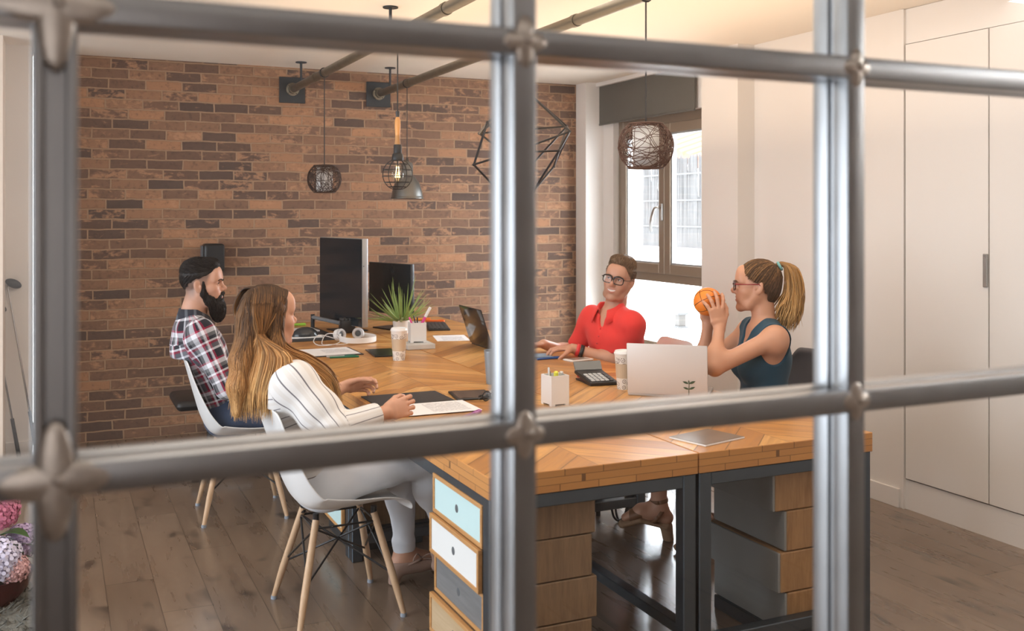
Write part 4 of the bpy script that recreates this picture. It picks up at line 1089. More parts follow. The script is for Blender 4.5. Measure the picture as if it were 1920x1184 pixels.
def surf_net(D, lo, h):
    S = D < 0; n = D.shape
    c = np.zeros((n[0] - 1, n[1] - 1, n[2] - 1), np.uint8); CR = [(i, j, k) for i in (0, 1) for j in (0, 1) for k in (0, 1)]
    for i, j, k in CR: c += S[i:n[0] - 1 + i, j:n[1] - 1 + j, k:n[2] - 1 + k]
    cells = np.argwhere((c > 0) & (c < 8))
    if len(cells) == 0: return np.zeros((0, 3)), np.zeros((0, 4), int)
    idx = np.full(c.shape, -1, np.int32); idx[cells[:, 0], cells[:, 1], cells[:, 2]] = np.arange(len(cells))
    val = {q: D[cells[:, 0] + q[0], cells[:, 1] + q[1], cells[:, 2] + q[2]] for q in CR}
    P = np.zeros((len(cells), 3)); W = np.zeros(len(cells))
    for a in CR:
        for d in range(3):
            if a[d]: continue
            b = list(a); b[d] = 1; b = tuple(b); va, vb = val[a], val[b]; m = (va < 0) != (vb < 0)
            t = np.where(m, va / np.where(m, va - vb, 1), 0)
            p = np.zeros((len(cells), 3)); p[:] = a; p[:, d] += t
            P[m] += p[m]; W += m
    P = lo + h * (cells + P / W[:, None])
    Q = []
    for d in range(3):
        e1, e2 = [(1, 2), (2, 0), (0, 1)][d]
        sa = [slice(None)] * 3; sb = [slice(None)] * 3; sa[d] = slice(0, -1); sb[d] = slice(1, None)
        A = S[tuple(sa)]; B = S[tuple(sb)]; E = np.argwhere(A != B)
        ok = (E[:, e1] > 0) & (E[:, e2] > 0) & (E[:, e1] < n[e1] - 1) & (E[:, e2] < n[e2] - 1); E = E[ok]
        flip = A[E[:, 0], E[:, 1], E[:, 2]]
        q = []
        for o1, o2 in ((-1, -1), (0, -1), (0, 0), (-1, 0)):
            e = E.copy(); e[:, e1] += o1; e[:, e2] += o2; q.append(idx[e[:, 0], e[:, 1], e[:, 2]])
        q = np.stack(q, 1); q = np.where(flip[:, None], q, q[:, ::-1]); Q.append(q)
    return P, np.concatenate(Q)

def refine(s, h, boxes, hf):
    """whole body at voxel h, with the boxes (head, hands) meshed finer; one mesh"""
    P, Q = s.net(h)
    PP, QQ, off = [], [], 0
    ctr = P[Q].mean(1); keep = np.ones(len(Q), bool)
    for lo, hi in boxes: keep &= ~((ctr > V3(lo) + .004) & (ctr < V3(hi) - .004)).all(1)
    PP.append(P); QQ.append(Q[keep]); off = len(P)
    for lo, hi in boxes:
        p, q = s.net(hf, V3(lo) - 4 * hf, V3(hi) + 4 * hf)
        cc = p[q].mean(1); k = ((cc > V3(lo)) & (cc < V3(hi))).all(1)
        PP.append(p); QQ.append(q[k] + off); off += len(p)
    P = np.concatenate(PP); Q = np.concatenate(QQ)
    used = np.unique(Q); mp = np.full(len(P), -1); mp[used] = np.arange(len(used))
    return P[used], mp[Q]

def np_mesh(name, P, Q, mats, parent=None, attrs=None):
    me = bpy.data.meshes.new(name); nv, nf, c = len(P), len(Q), Q.shape[1]
    base = V3(parent.location) if parent is not None else V3(0, 0, 0)
    me.vertices.add(nv); me.vertices.foreach_set('co', (P - base).astype(np.float32).ravel())
    me.loops.add(nf * c); me.loops.foreach_set('vertex_index', Q.astype(np.int32).ravel())
    me.polygons.add(nf); me.polygons.foreach_set('loop_start', np.arange(0, nf * c, c, dtype=np.int32)); me.polygons.foreach_set('loop_total', np.full(nf, c, np.int32))
    me.polygons.foreach_set('use_smooth', np.ones(nf, bool)); me.update(); me.validate()
    for k, (typ, arr) in (attrs or {}).items():
        at = me.attributes.new(k, typ, 'POINT')
        if typ == 'FLOAT_COLOR': at.data.foreach_set('color', np.concatenate([arr, np.ones((nv, 1))], 1).astype(np.float32).ravel())
        else: at.data.foreach_set('vector', arr.astype(np.float32).ravel())
    for m in (mats if isinstance(mats, (list, tuple)) else [mats]): me.materials.append(m)
    o = bpy.data.objects.new(name, me); COL.objects.link(o)
    if parent is not None: o.parent = parent
    return o

# ---- head in its own frame: x forward, y to the person's left, z up
class Head:
    def __init__(s, c, fwd, up=(0, 0, 1), sc_=1.0, female=False, smile=0.0):
        s.c = V3(c); f = unit(fwd); u = V3(up); l = unit(np.cross(u, f)); u = np.cross(f, l)
        s.M = np.stack([f, l, u], 1); s.s = sc_; s.fem = female; s.smile = smile
    def feel(s, P):
        L = s.loc(P); s.L = L[(L[:, 0] > .02) & (np.abs(L[:, 2]) < .13)]
    def surf(s, y, z):
        d = (s.L[:, 1] - y) ** 2 + (s.L[:, 2] - z) ** 2; m = d < .0035 ** 2
        return s.L[m, 0].max() if m.any() else .08
    def w(s, x, y, z): return s.c + s.M @ (V3(x, y, z) * s.s)
    def loc(s, P): return ((P - s.c) @ s.M) / s.s
    def sculpt(s, S, neck, rn=.058):
        w, q, M = s.w, s.s, s.M; fm = s.fem
        S.ell(w(-.014, 0, .036), V3(.098, .0765, .088) * q, M, k=.01)
        S.ell(w(.030, 0, -.02), V3(.066, .062, .085) * q, M, k=.03)
        jw = .047 if fm else .054
        for sy in (-1, 1):
            S.cone(w(-.002, sy * jw, -.045), w(.040, sy * (.034 if fm else .040), -.092), .022 * q, .020 * q, .03)
            S.cone(w(.040, sy * (.034 if fm else .040), -.092), w(.074, sy * .010, -.104), .020 * q, .018 * q, .02)
            S.ell(w(.054, sy * .042, -.026), V3(.030, .024, .024) * q, M, k=.02)       # cheek
            S.ell(w(.066, sy * .026, -.058), V3(.024, .024, .028) * q, M, k=.02)       # beside the mouth
            S.cone(w(.082, sy * .014, .024), w(.066, sy * .048, .022), .011 * q, .010 * q, .014)   # brow
        S.ell(w(.072, 0, .052), V3(.026, .055, .045) * q, M, k=.03)                   # forehead
        S.ell(w(.079, 0, -.104), V3(.017, .020, .016) * q, M, k=.015)                # chin
        for sy in (-1, 1): S.ell(w(.094, sy * .031, .006), V3(.017, .018, .012) * q, M, k=.012, sub=True)   # eye hollow
        nl = .108 if fm else .108
        S.chain([w(.083, 0, .020), w(.094, 0, .0), w(nl + .004, 0, -.022), w(nl + .002, 0, -.0285)], [.0075 * q, .0076 * q, .0084 * q, .0086 * q], .012)
        for sy in (-1, 1): S.ell(w(.098, sy * .0115, -.031), V3(.010, .0068, .0072) * q, M, k=.008)
        sm = s.smile; hw = .021 + .005 * sm
        S.ell(w(.072, 0, -.060), V3(.024, .038, .030) * q, M, k=.018)                    # muzzle
        N_ = 4
        for sy in (-1, 1):
            for i in range(N_):
                f0, f1 = i / N_, (i + 1) / N_
                pt = lambda f, dz, dx: w(.0945 + dx - .012 * f ** 2, sy * hw * f, -.0600 + dz * (1 - f ** 2) + sm * .0055 * f ** 2)
                S.cone(pt(f0, .0052 + .001 * sm, 0), pt(f1, .0052 + .001 * sm, 0), (.0050 - .0022 * f0) * q, (.0050 - .0022 * f1) * q, .005)
                S.cone(pt(f0, -.0088 - .002 * sm, -.0015), pt(f1, -.0088 - .002 * sm, -.0015), (.0062 - .0030 * f0) * q, (.0062 - .0030 * f1) * q, .006)
                go = .0022 + .0016 * sm
                S.cone(pt(f0, -.0010, .0045), pt(f1 * .94, -.0010, .0045), go * (1 - .55 * f0) * q, go * (1 - .55 * f1) * q, .003, sub=True)
        # lids: a ball in each socket with a slit opened in it
        for sy in (-1, 1):
            S.ell(w(.0745, sy * .0315, .005), V3(.0150, .0158, .0140) * q, M, k=.004)
            S.ell(w(.0905, sy * .0315, .0045), V3(.0070, .0125, .0046) * q, M, k=.002, sub=True)
        for sy in (-1, 1):        # ears
            Re = M @ np.array(Euler((0, R(-12), sy * R(-22))).to_matrix())
            S.ell(w(-.012, sy * .0775, -.004), V3(.0195, .0075, .033) * q, Re, k=.010)
            S.ell(w(-.004, sy * .0865, -.001), V3(.0110, .0060, .019) * q, Re, k=.006, sub=True)
            S.ell(w(.004, sy * .0775, -.008), V3(.005, .005, .008) * q, Re, k=.005)
        S.slab(w(-.028, 0, -.055), neck, .056 * q if not fm else .050 * q, .060 * q if not fm else .052 * q, rn, rn * 1.02, M[:, 1], k=.025)
    def box(s, dn=.14, r=.15):
        a = s.c - r * s.s - .0; b = s.c + r * s.s; a[2] = s.c[2] - dn * s.s; return a, b
    def colours(s, P, skin, lip, stub=None, teeth=False, blush=.12):
        L = s.loc(P); n = len(P); C = np.tile(V3(skin), (n, 1)).astype(float)
        x, y, z = L.T; near = (np.abs(z) < .16) & (np.abs(y) < .1)
        def mix(m, col):
            nonlocal C
            m = np.clip(m, 0, 1)[:, None] * near[:, None]; C = C * (1 - m) + V3(col) * m
        ck = np.exp(-(((x - .07) / .03) ** 2 + ((np.abs(y) - .045) / .022) ** 2 + ((z + .025) / .022) ** 2)); mix(ck * blush * 2, V3(skin) * V3(1.05, .72, .68))
        mix(np.exp(-(((x - .108) / .014) ** 2 + (y / .014) ** 2 + ((z + .028) / .014) ** 2)) * .3, V3(skin) * V3(1.05, .75, .70))
        if stub is not None:
            e = lambda v, wd: np.clip(v / wd + .5, 0, 1)
            jl = e(x + .012, .03) * e(-.030 + .30 * (.08 - x) * 0 - z - .35 * np.clip(x - .03, 0, .05) , .022) * e(z + .125, .03)
            mu = e(x - .085, .02) * e(.030 - np.abs(y), .012) * e(-.040 - z, .008) * e(z + .060, .006)
            mix(np.maximum(jl * .75, mu) * .42, stub)
        sm = s.smile; hw = .021 + .005 * sm; f = np.clip(np.abs(y) / hw, 0, 1.2)
        zm = -.0600 + sm * .0055 * f ** 2; fr = (x > .070) & (f < 1.02)
        up = .0050 + .0052 * (1 - f ** 2); lo = .0055 + .0105 * (1 - f ** 2)
        lipm = fr & (z < zm + up) & (z > zm - lo)
        mix(lipm * .75, lip)
        gz = (.0030 + .0026 * sm) * (1 - .6 * f ** 2)
        gap = fr & (np.abs(z - zm + .0010) < gz) & (f < .93)
        mix(gap * 1.0, (.78, .75, .70) if teeth else V3(lip) * .35)
        return C
    def eyes(s, parent, iris, browc, look=(1, 0, 0), lash=True, brow_r=.0028):
        M4 = Matrix.Identity(4)
        for sy in (-1, 1):
            c = s.w(.0745, sy * .0315, .005); base = V3(parent.location)
            ld = unit(s.M @ unit(look)); q = Vector(ld).to_track_quat('Z', 'Y').to_matrix().to_4x4()
            M = Matrix.Translation(Vector(c - base)) @ q @ Matrix.Scale(s.s, 4)
            mb = MB(); mb.ball((0, 0, 0), .0128, 20, 12, M) if False else mb.lathe([(.0128 * math.sin(PI * i / 12), -.0128 * math.cos(PI * i / 12)) for i in range(13)], 20, M)
            e = mb.build('eye', M_EYE, parent)
            mb = MB(); mb.lathe([(.0062, .01125), (.0058, .0119), (0, .0131)], 18, M, caps=False); ir = mb.build('iris', plain('iris ' + iris[0], iris[1], .15), e)
            mb = MB(); mb.lathe([(.0028, .0127), (0, .0134)], 12, M, caps=False); mb.build('pupil', plain('pupil', (.005, .005, .005), .1), e)
        mb = MB(); b_ = V3(parent.location)
        for sy in (-1, 1):
            pts = [s.w(s.surf(sy * yy, zz) + .0006, sy * yy, zz) - b_ for yy, zz in ((.011, .0195), (.020, .0245), (.030, .0270), (.039, .0255), (.048, .0200))]
            P_ = spline([Vector(p) for p in pts], 4); mb.tube(P_, [brow_r * s.s * (1 - .55 * i / len(P_)) for i in range(len(P_))], 6)
        mb.build('eyebrows', browc, parent)
        if lash:
            mb = MB()
            for sy in (-1, 1):
                pts = [s.w(max(s.surf(sy * yy, zz + .0015), .070) + .0004, sy * yy, zz) - b_ for yy, zz in ((.0195, .0055), (.025, .0092), (.0315, .0102), (.038, .0092), (.0445, .0050))]
                mb.tube(spline([Vector(p) for p in pts], 4), .0013 * s.s, 5)
            mb.build('eyelashes', plain('dark lashes', (.012, .009, .008), .6), parent)

def hand(S, wrist, dirn, palm, thumb, curl=(.4, .4, .4, .4), spread=.10, tcurl=.5, q=1.0, tout=.7):
    """palm + five separate fingers. dirn: wrist to knuckles; palm: way the palm faces; thumb: +1/-1 picks the side (dirn x palm)"""
    d = unit(dirn); p = unit(V3(palm) - d * (V3(palm) @ d)); sd = np.cross(d, p) * thumb     # sd points to the thumb side
    W = V3(wrist)
    S.slab(W - d * .012 * q, W + d * .030 * q, .025 * q, .017 * q, .036 * q, .0135 * q, sd, k=.012)
    S.slab(W + d * .030 * q, W + d * .082 * q, .036 * q, .0135 * q, .040 * q, .0115 * q, sd, k=.010)
    L = [.074, .083, .077, .060]; off = [.0305, .0105, -.0100, -.0290]; kn = [.088, .092, .088, .079]
    for i in range(4):
        b = W + d * kn[i] * q + sd * off[i] * q; a = spread * (1.5 - i)
        dd = unit(d * math.cos(a) + sd * math.sin(a)); c = curl[i]; ang = c * .5
        pts = [b - dd * .012 * q, b]; rad = [.0088 * q, .0093 * q]
        for f, fr in enumerate((.45, .30, .25)):
            v = dd * math.cos(ang) + p * math.sin(ang); pts.append(pts[-1] + v * L[i] * fr * q); rad.append((.0086, .0078, .0068)[f] * q * (.9 if i == 3 else 1)); ang += c * (1.15 if f == 0 else .8)
        for u, (A, B) in enumerate(zip(pts, pts[1:])): S.cone(A, B, rad[u], rad[u + 1], .004)
    tb = W + d * .022 * q + sd * .026 * q + p * .006 * q; t1 = unit(d * .75 + sd * tout + p * .30)
    a = tb + t1 * .042 * q; t2 = unit(t1 + d * .25 * tcurl + p * .35 * tcurl - sd * .35 * tcurl); b = a + t2 * .032 * q; t3 = unit(t2 + p * .3 * tcurl + d * .2 * tcurl - sd * .3 * tcurl); c = b + t3 * .026 * q
    S.cone(tb - t1 * .01 * q, a, .0150 * q, .0112 * q, .010); S.cone(a, b, .0110 * q, .0098 * q, .004); S.cone(b, c, .0098 * q, .0075 * q, .004)

def hbox(wrist, dirn, r=.20):
    c = V3(wrist) + unit(dirn) * .085; return c - r * .62, c + r * .62

def bone_uv(P, bones):
    """(along, around) coordinates from the nearest bone; bones = (a, b, side, offset)"""
    best = np.full(len(P), 9.0); out = np.zeros((len(P), 3))
    for i, (a, b, side, off, rad) in enumerate(bones):
        a = V3(a); b = V3(b); ba = b - a; L = np.linalg.norm(ba); ax = ba / L; r = P - a; h = np.clip(r @ ax, 0, L)
        d = np.linalg.norm(r - h[:, None] * ax, axis=1) - rad
        sd = V3(side); sd = unit(sd - ax * (sd @ ax)); dp = np.cross(ax, sd)
        ang = np.arctan2(r @ dp, r @ sd); m = d < best
        best[m] = d[m]; out[m] = np.stack([r @ ax + off, ang * max(rad, .055), np.full(len(P), float(i))], 1)[m]
    return out

def folds(amp, scale, seed):
    g = np.random.RandomState(seed); W = [(g.normal(size=3) * scale, g.uniform(0, 6.28)) for _ in range(5)]; B = [(g.normal(size=3) * scale * .35, g.uniform(0, 6.28)) for _ in range(3)]
    def f(X, Y, Z):
        b = sum(np.sin(X * v[0] + Y * v[1] + Z * v[2] + p) for v, p in B)
        r = sum(np.sin(X * v[0] + Y * v[1] + Z * v[2] + p + 1.3 * b) for v, p in W)
        return r * (amp / 3.0)
    return f

def m_skin():
    t = NT('skin'); a = t.n('ShaderNodeAttribute', attribute_name='Col').outputs['Color']
    n = t.noise(t.coord(), 90, 3); c = t.mix(t.math('MULTIPLY', n, .18), a, (.62, .25, .16))
    return t.bsdf(Base_Color=c, Roughness=.48, Subsurface_Weight=.08, Subsurface_Radius=(.02, .008, .004), Subsurface_Scale=.3, Normal=t.bump(t.noise(t.coord(), 350, 2), .06, .001))
M_SKIN = m_skin()
M_EYE = plain('eye white', (.78, .75, .72), .2, var=.02)
def m_hair(name, streak=(8, 8, 60)):
    t = NT(name); a = t.n('ShaderNodeAttribute', attribute_name='Col').outputs['Color']
    n = t.noise(t.vscale(t.coord(), streak), 8.0, 3, .6)
    c = t.mix(t.math('MULTIPLY', n, .5), a, t.vscale(a, (.45, .42, .40)))
    return t.bsdf(Base_Color=c, Roughness=.50, Specular_IOR_Level=.22, Normal=t.bump(n, .35, .002))
M_HAIR = m_hair('hair', (60, 60, 14))

def strands(name, paths, cols, rad, parent, mat=None, seg=4):
    """paths: list of (N,3) arrays; one mesh of tapered locks, colour per vertex"""
    PP, QQ, CC, off = [], [], [], 0
    for i, (p, c) in enumerate(zip(paths, cols)):
        p = np.asarray(p, float); N = len(p); r = rad[i] if hasattr(rad, '__len__') else rad
        T = np.gradient(p, axis=0); T /= np.linalg.norm(T, axis=1)[:, None] + 1e-9
        ref = np.where(np.abs(T[:, 2:3]) < .9, [[0, 0, 1.0]], [[1.0, 0, 0]]); U = np.cross(T, ref); U /= np.linalg.norm(U, axis=1)[:, None] + 1e-9
        for q in range(1, N):
            if U[q] @ U[q - 1] < 0: U[q] = -U[q]
        Wv = np.cross(T, U); s = np.linspace(0, 1, N); rr = r * (np.clip(s * 6 + .35, 0, 1)) * np.clip((1 - s) * 5 + .12, 0, 1)
        ring = [p + (U * math.cos(2 * PI * k / seg) + Wv * math.sin(2 * PI * k / seg)) * rr[:, None] for k in range(seg)]
        PP.append(np.stack(ring, 1).reshape(-1, 3)); CC.append(np.repeat(np.asarray(c) if np.ndim(c) == 2 else np.tile(c, (N, 1)), seg, 0))
        a = np.arange(N - 1)[:, None] * seg + np.arange(seg)[None, :]; b = np.arange(N - 1)[:, None] * seg + (np.arange(seg) + 1)[None, :] % seg
        QQ.append(np.stack([a, b, b + seg, a + seg], 2).reshape(-1, 4) + off); off += N * seg
    return np_mesh(name, np.concatenate(PP), np.concatenate(QQ), mat or M_HAIR, parent, {'Col': ('FLOAT_COLOR', np.concatenate(CC))})
def csp(P, n=6): return np.array([list(v) for v in spline([Vector(p) for p in P], n)])

def vnorm(P, Q):
    n = np.cross(P[Q[:, 2]] - P[Q[:, 0]], P[Q[:, 3]] - P[Q[:, 1]]); N = np.zeros_like(P)
    for k in range(4): np.add.at(N, Q[:, k], n)
    return N / (np.linalg.norm(N, axis=1)[:, None] + 1e-12)
from mathutils.bvhtree import BVHTree
def fuzz(P, Q, n, flow, L, lift, col, rng, keep=None, steps=5, wave=0.0, sink=.0015):
    """locks combed along a hair surface; flow(point) -> direction"""
    T = BVHTree.FromPolygons([tuple(p) for p in P], [tuple(q) for q in Q])
    N = vnorm(P, Q); ids = np.arange(len(P)) if keep is None else np.where(keep)[0]
    ps, cs = [], []
    for i in rng.choice(ids, n):
        p = P[i].copy(); nn = N[i]; L_ = L * rng.uniform(.6, 1.25); pts = []; jit = rng.normal(size=3) * .10; lf_ = lift * rng.uniform(.6, 1.1); ph = rng.uniform(0, 6.28)
        for k in range(steps):
            f = k / (steps - 1); d = V3(flow(p)); d = d / (np.linalg.norm(d) + 1e-9) + jit; d = unit(d - nn * (d @ nn))
            pts.append(p + nn * (lf_ * f + sink * (min(1, f * 3) - 1)) + np.cross(d, nn) * wave * math.sin(f * 5 + ph))
            q, n2, _, dist = T.find_nearest(Vector(p + d * L_ / (steps - 1)))
            if q is None: break
            p = V3(q); n2 = V3(n2); nn = n2 if n2 @ nn > 0 else -n2
        ps.append(np.array(pts)); cs.append(np.clip(col(P[i], rng), 0, 1))
    return ps, cs
# ------------------------------------------------------------------ the four people
def torso(S, J, i=0.0, f=False, top=True):
    sp, sc_ = J['sp'], J['sc']; pv, ws, ch, nb = J['pelvis'], J['waist'], J['chest'], J['neck']
    cw = J.get('cw', .140 if f else .165); cd = .100 if f else .112
    S.slab(pv, ws, (.165 if f else .160) + i, .115 + i, (.120 if f else .145) + i, (.088 if f else .102) + i, sp, k=.05)
    S.slab(ws, ch, (.120 if f else .145) + i, (.088 if f else .102) + i, cw + i, cd + i, sc_, k=.05)
    mid = V3(ch) * .35 + V3(nb) * .65
    S.slab(ch, mid, cw + i, cd + i, cw * .80 + i, cd * .78 + i, sc_, k=.05)
    for s_ in 'RL':
        sh = V3(J['sh' + s_]); S.cone(V3(nb) - V3(0, 0, .035), sh, .046 + i, .052 + i, .04); S.cone(V3(ch), sh - V3(0, 0, .03), .085 + i, .055 + i, .04)
    if f:
        fw = np.cross(unit(sc_), V3(0, 0, 1)); 
        for s_ in (-1, 1): S.ell(V3(ch) + fw * .078 + unit(sc_) * s_ * .068 - V3(0, 0, .035), V3(.056, .056, .060) + i, None, k=.04)
def arm(S, J, s_, i=0.0, f=False, upto=1.0, ru=None, rl=None, frm=0.0):
    sh, el, wr = V3(J['sh' + s_]), V3(J['el' + s_]), V3(J['wr' + s_]); q = .86 if f else 1.0
    a, b, c = .051 * q + i, .041 * q + i, .0275 * q + i
    if ru: a, b = ru
    if rl: c = rl
    S.cone(sh, el, a, b, .03)
    if upto > 1.0:
        e = el + (wr - el) * (upto - 1); r2 = b + (c - b) * (upto - 1); S.cone(el, e, b, r2, .02)
        if not rl and upto > 1.5: m = el + (wr - el) * .28; S.ell(m, V3(.047 * q + i, .047 * q + i, .047 * q + i), None, k=.05)
def leg(S, J, s_, i=0.0, f=False, upto=2.0):
    h, k_, a = V3(J['hip' + s_]), V3(J['kn' + s_]), V3(J['an' + s_]); q = .93 if f else 1.0
    S.cone(h, k_, .088 * q + i, .060 * q + i, .05); e = k_ + (a - k_) * (upto - 1)
    S.cone(k_, e, .058 * q + i, (.058 + (.038 - .058) * (upto - 1)) * q + i, .03)
    if upto > 1.4:
        m = k_ * .68 + a * .32; bk = unit(np.cross(unit(a - k_), V3(J['sp']))); S.ell(m + bk * .012 * (1 if bk @ (V3(J['pelvis']) - k_) > 0 else -1), V3(.056, .056, .085) * q + i, None, k=.04)
def foot(S, a, toe, i=0.0):
    a, t = V3(a), V3(toe); d = t - a; h = unit(V3(d[0], d[1], 0)); sd = V3(-h[1], h[0], 0)
    S.slab(a - h * .035 + V3(0, 0, -.045), a + d * .55 + V3(0, 0, .012), .034 + i, .034 + i, .042 + i, .026 + i, sd, k=.03)
    S.slab(a + d * .55 + V3(0, 0, .012), t, .042 + i, .026 + i, .030 + i, .016 + i, sd, k=.02)
    S.cone(a, a + d * .35, .040 + i, .036 + i, .03)
def chairback(S, xc, m):
    S.cut(lambda X, Y, Z: np.maximum(X - (xc - .150 + m - .353 * (Z - .445)), Z - .825) + 0 * Y, k=.004)
def person(label, J): return thing('person', label, 'person', (J['pelvis'][0], J['pelvis'][1], 0))
HV = .0042; HF = .0021

def m_cloth(name, fn, rough=.8, bump=.25, sc_=160):
    t = NT(name); uv = t.n('ShaderNodeAttribute', attribute_name='cuv').outputs['Vector']
    c = fn(t, *t.xyz(uv)); n = t.noise(t.coord(), sc_, 2)
    return t.bsdf(Base_Color=c, Roughness=rough, Sheen_Weight=.1, Specular_IOR_Level=.3, Normal=t.bump(n, bump, .001))
def garment(name, S, mat, parent, bones, h=HV, label=None):
    P, Q = S.net(h); o = np_mesh(name, P, Q, mat, parent, {'cuv': ('FLOAT_VECTOR', bone_uv(P, bones))})
    if label: o['label'] = label
    return o
def std_bones(J, off=0.0):
    nb, ch, ws, pv = V3(J['neck']), V3(J['chest']), V3(J['waist']), V3(J['pelvis']); sd = V3(J['sc']); B = []
    L1 = np.linalg.norm(ch - nb); L2 = np.linalg.norm(ws - ch)
    B += [(nb, ch, sd, off, .13), (ch, ws, sd, off + L1, .14), (ws, pv, sd, off + L1 + L2, .14)]
    for s_ in 'RL':
        sh, el, wr = V3(J['sh' + s_]), V3(J['el' + s_]), V3(J['wr' + s_]); LL = np.linalg.norm(el - sh)
        B += [(sh, el, sd if abs(unit(el - sh) @ unit(sd)) < .9 else V3(0, 0, 1), off + .03, .05), (el, wr, V3(0, 0, 1), off + .03 + LL, .04)]
    return B
def leg_bones(J):
    B = []
    for s_ in 'RL': B += [(V3(J['hip' + s_]), V3(J['kn' + s_]), V3(J['sp']), 0, .08), (V3(J['kn' + s_]), V3(J['an' + s_]), V3(J['sp']), .4, .05)]
    return B
M_JEAN = m_cloth('blue denim', lambda t, x, y, z: t.mix(t.noise(t.coord(), 120, 3, .7), (.022, .040, .085), (.055, .085, .15)))
M_WJEAN = m_cloth('white denim', lambda t, x, y, z: t.mix(t.noise(t.coord(), 20, 3), (.74, .77, .84), (.82, .85, .90)))
M_DJEAN = m_cloth('dark denim', lambda t, x, y, z: t.mix(t.noise(t.coord(), 120, 3, .7), (.012, .016, .028), (.03, .036, .055)))
def shoe(name, J, s_, toe, mat, parent, heel=.0, label=None, extra=None, top=.012):
    S = Sculpt(); foot(S, V3(J['an' + s_]) + V3(0, 0, -.012), toe, .007)
    if extra: extra(S)
    S.cut(lambda X, Y, Z: Z - .004, k=.002)
    a = V3(J['an' + s_]); S.cut(lambda X, Y, Z: a[2] + top - Z + 0 * X, k=.01)
    P, Q = S.net(.0035); return np_mesh(name, P, Q, mat, parent)

# ================= bearded man in plaid
A = dict(pelvis=(.815, 5.33, .525), waist=(.755, 5.335, .68), chest=(.665, 5.34, .865), neck=(.632, 5.34, 1.005), sp=(.05, 1, 0), sc=(.06, 1, 0), cw=.168,
         shR=(.655, 5.165, .965), shL=(.680, 5.525, .965), elR=(.775, 5.105, .690), elL=(.83, 5.56, .70), wrR=(1.005, 5.20, .655), wrL=(1.04, 5.44, .66),
         hipR=(.84, 5.235, .520), hipL=(.84, 5.425, .520), knR=(1.27, 5.19, .50), knL=(1.27, 5.45, .50), anR=(1.30, 5.17, .10), anL=(1.30, 5.47, .10))
pA = person('bearded man in a plaid shirt sitting on the far shell chair', A)
hA = Head((.690, 5.335, 1.190), (.945, -.32, .02), (-.04, 0, 1), .97, smile=1.0)
S = Sculpt(); torso(S, A)
for s_ in 'RL': arm(S, A, s_, upto=2); leg(S, A, s_)
foot(S, A['anR'], (1.50, 5.16, .028)); foot(S, A['anL'], (1.50, 5.48, .028))
hA.sculpt(S, V3(A['neck']) - V3(0, 0, .02), .070); chairback(S, .885, .010)
hand(S, A['wrR'], (.9, .25, -.22), (0, 0, -1), 1, (.35, .35, .4, .4)); hand(S, A['wrL'], (.9, -.3, -.22), (0, 0, -1), -1, (.35, .35, .4, .4))
P, Q = refine(S, HV, [hA.box()], HF)
SKA = V3(.52, .285, .195); C = hA.colours(P, SKA, (.42, .15, .12), None, teeth=True)
L_ = hA.loc(P); lx, ly, lz = L_.T; ed = lambda v, wd: np.clip(v / wd + .5, 0, 1)
ear = ed(.022 - np.hypot((lx + .012) * 1.1, (lz + .004) * .7), .006) * (np.abs(ly) > .0775)
fa = ed(.040 + .35 * (lz - .03) - lx, .016) * ed(lz + .004, .095) * (lz < .16) * (1 - ear)
fa = (np.maximum(fa, ed(-.030 - lx, .02) * ed(lz + .052, .07) * (lz < .16) * (1 - ear)) * .86)[:, None]
C = C * (1 - fa) + V3(.075, .058, .050) * fa
np_mesh('body', P, Q, M_SKIN, pA, {'Col': ('FLOAT_COLOR', C)})
BK = plain('black brown brow', (.014, .010, .009), .6)
hA.feel(P); hA.eyes(pA, ('dark brown', (.06, .03, .015)), BK, look=(1, .10, 0), brow_r=.0038)
w = hA.w
S = Sculpt()   # hair on top, swept back, sides cropped
S.ell(w(-.013, 0, .043), V3(.1005, .0772, .0895), hA.M, k=.02); S.ell(w(.044, 0, .104), V3(.044, .050, .030), hA.M, k=.03); S.ell(w(-.04, 0, .085), V3(.058, .060, .048), hA.M, k=.03)
def hcut(H, xs, zs, sc_=.85):
    c, M, q = H.c, H.M, H.s
    def f(X, Y, Z):
        a = [X - c[0], Y - c[1], Z - c[2]]; lx, ly, lz = [(a[0] * M[0, i] + a[1] * M[1, i] + a[2] * M[2, i]) / q for i in range(3)]
        return -(lx - np.interp(lz, zs, xs) - 0.0 * ly) * sc_ * q
    return f
S.cut(hcut(hA, [-.20, -.083, -.074, -.052, -.02, .030, .058, .079, .12], [-.07, -.045, -.01, .018, .036, .050, .066, .082, .13]), k=.006)
S.warp(folds(.0008, 120, 3))
P, Q = S.net(.0026); ng = np.random.RandomState(2)
np_mesh('hair', P, Q, M_HAIR, pA, {'Col': ('FLOAT_COLOR', np.tile([.016, .0135, .013], (len(P), 1)))})
S = Sculpt()   # full beard
for sy in (-1, 1):
    S.chain([w(.016, sy * .0685, .018), w(.014, sy * .063, -.045), w(.045, sy * .050, -.085), w(.072, sy * .030, -.115)], [.0065, .015, .023, .027], .02)
    S.chain([w(.102, sy * .003, -.0445), w(.1005, sy * .018, -.049), w(.088, sy * .032, -.066), w(.075, sy * .036, -.085)], [.0050, .0058, .0085, .013], .008)
S.ell(w(.072, 0, -.120), V3(.040, .046, .050), hA.M, k=.02); S.ell(w(.074, 0, -.158), V3(.032, .036, .042), hA.M, k=.025); S.cone(w(.098, 0, -.082), w(.090, 0, -.10), .009, .015, .01)
S.warp(folds(.0008, 150, 8))
Ph, Qh = P, Q
P, Q = S.net(.0026); np_mesh('beard', P, Q, M_HAIR, pA, {'Col': ('FLOAT_COLOR', np.tile([.018, .013, .012], (len(P), 1)))})
fx, fl, fu = hA.M.T
dk = lambda p, r: V3(.016, .0125, .0115) * r.uniform(.5, 2.4)
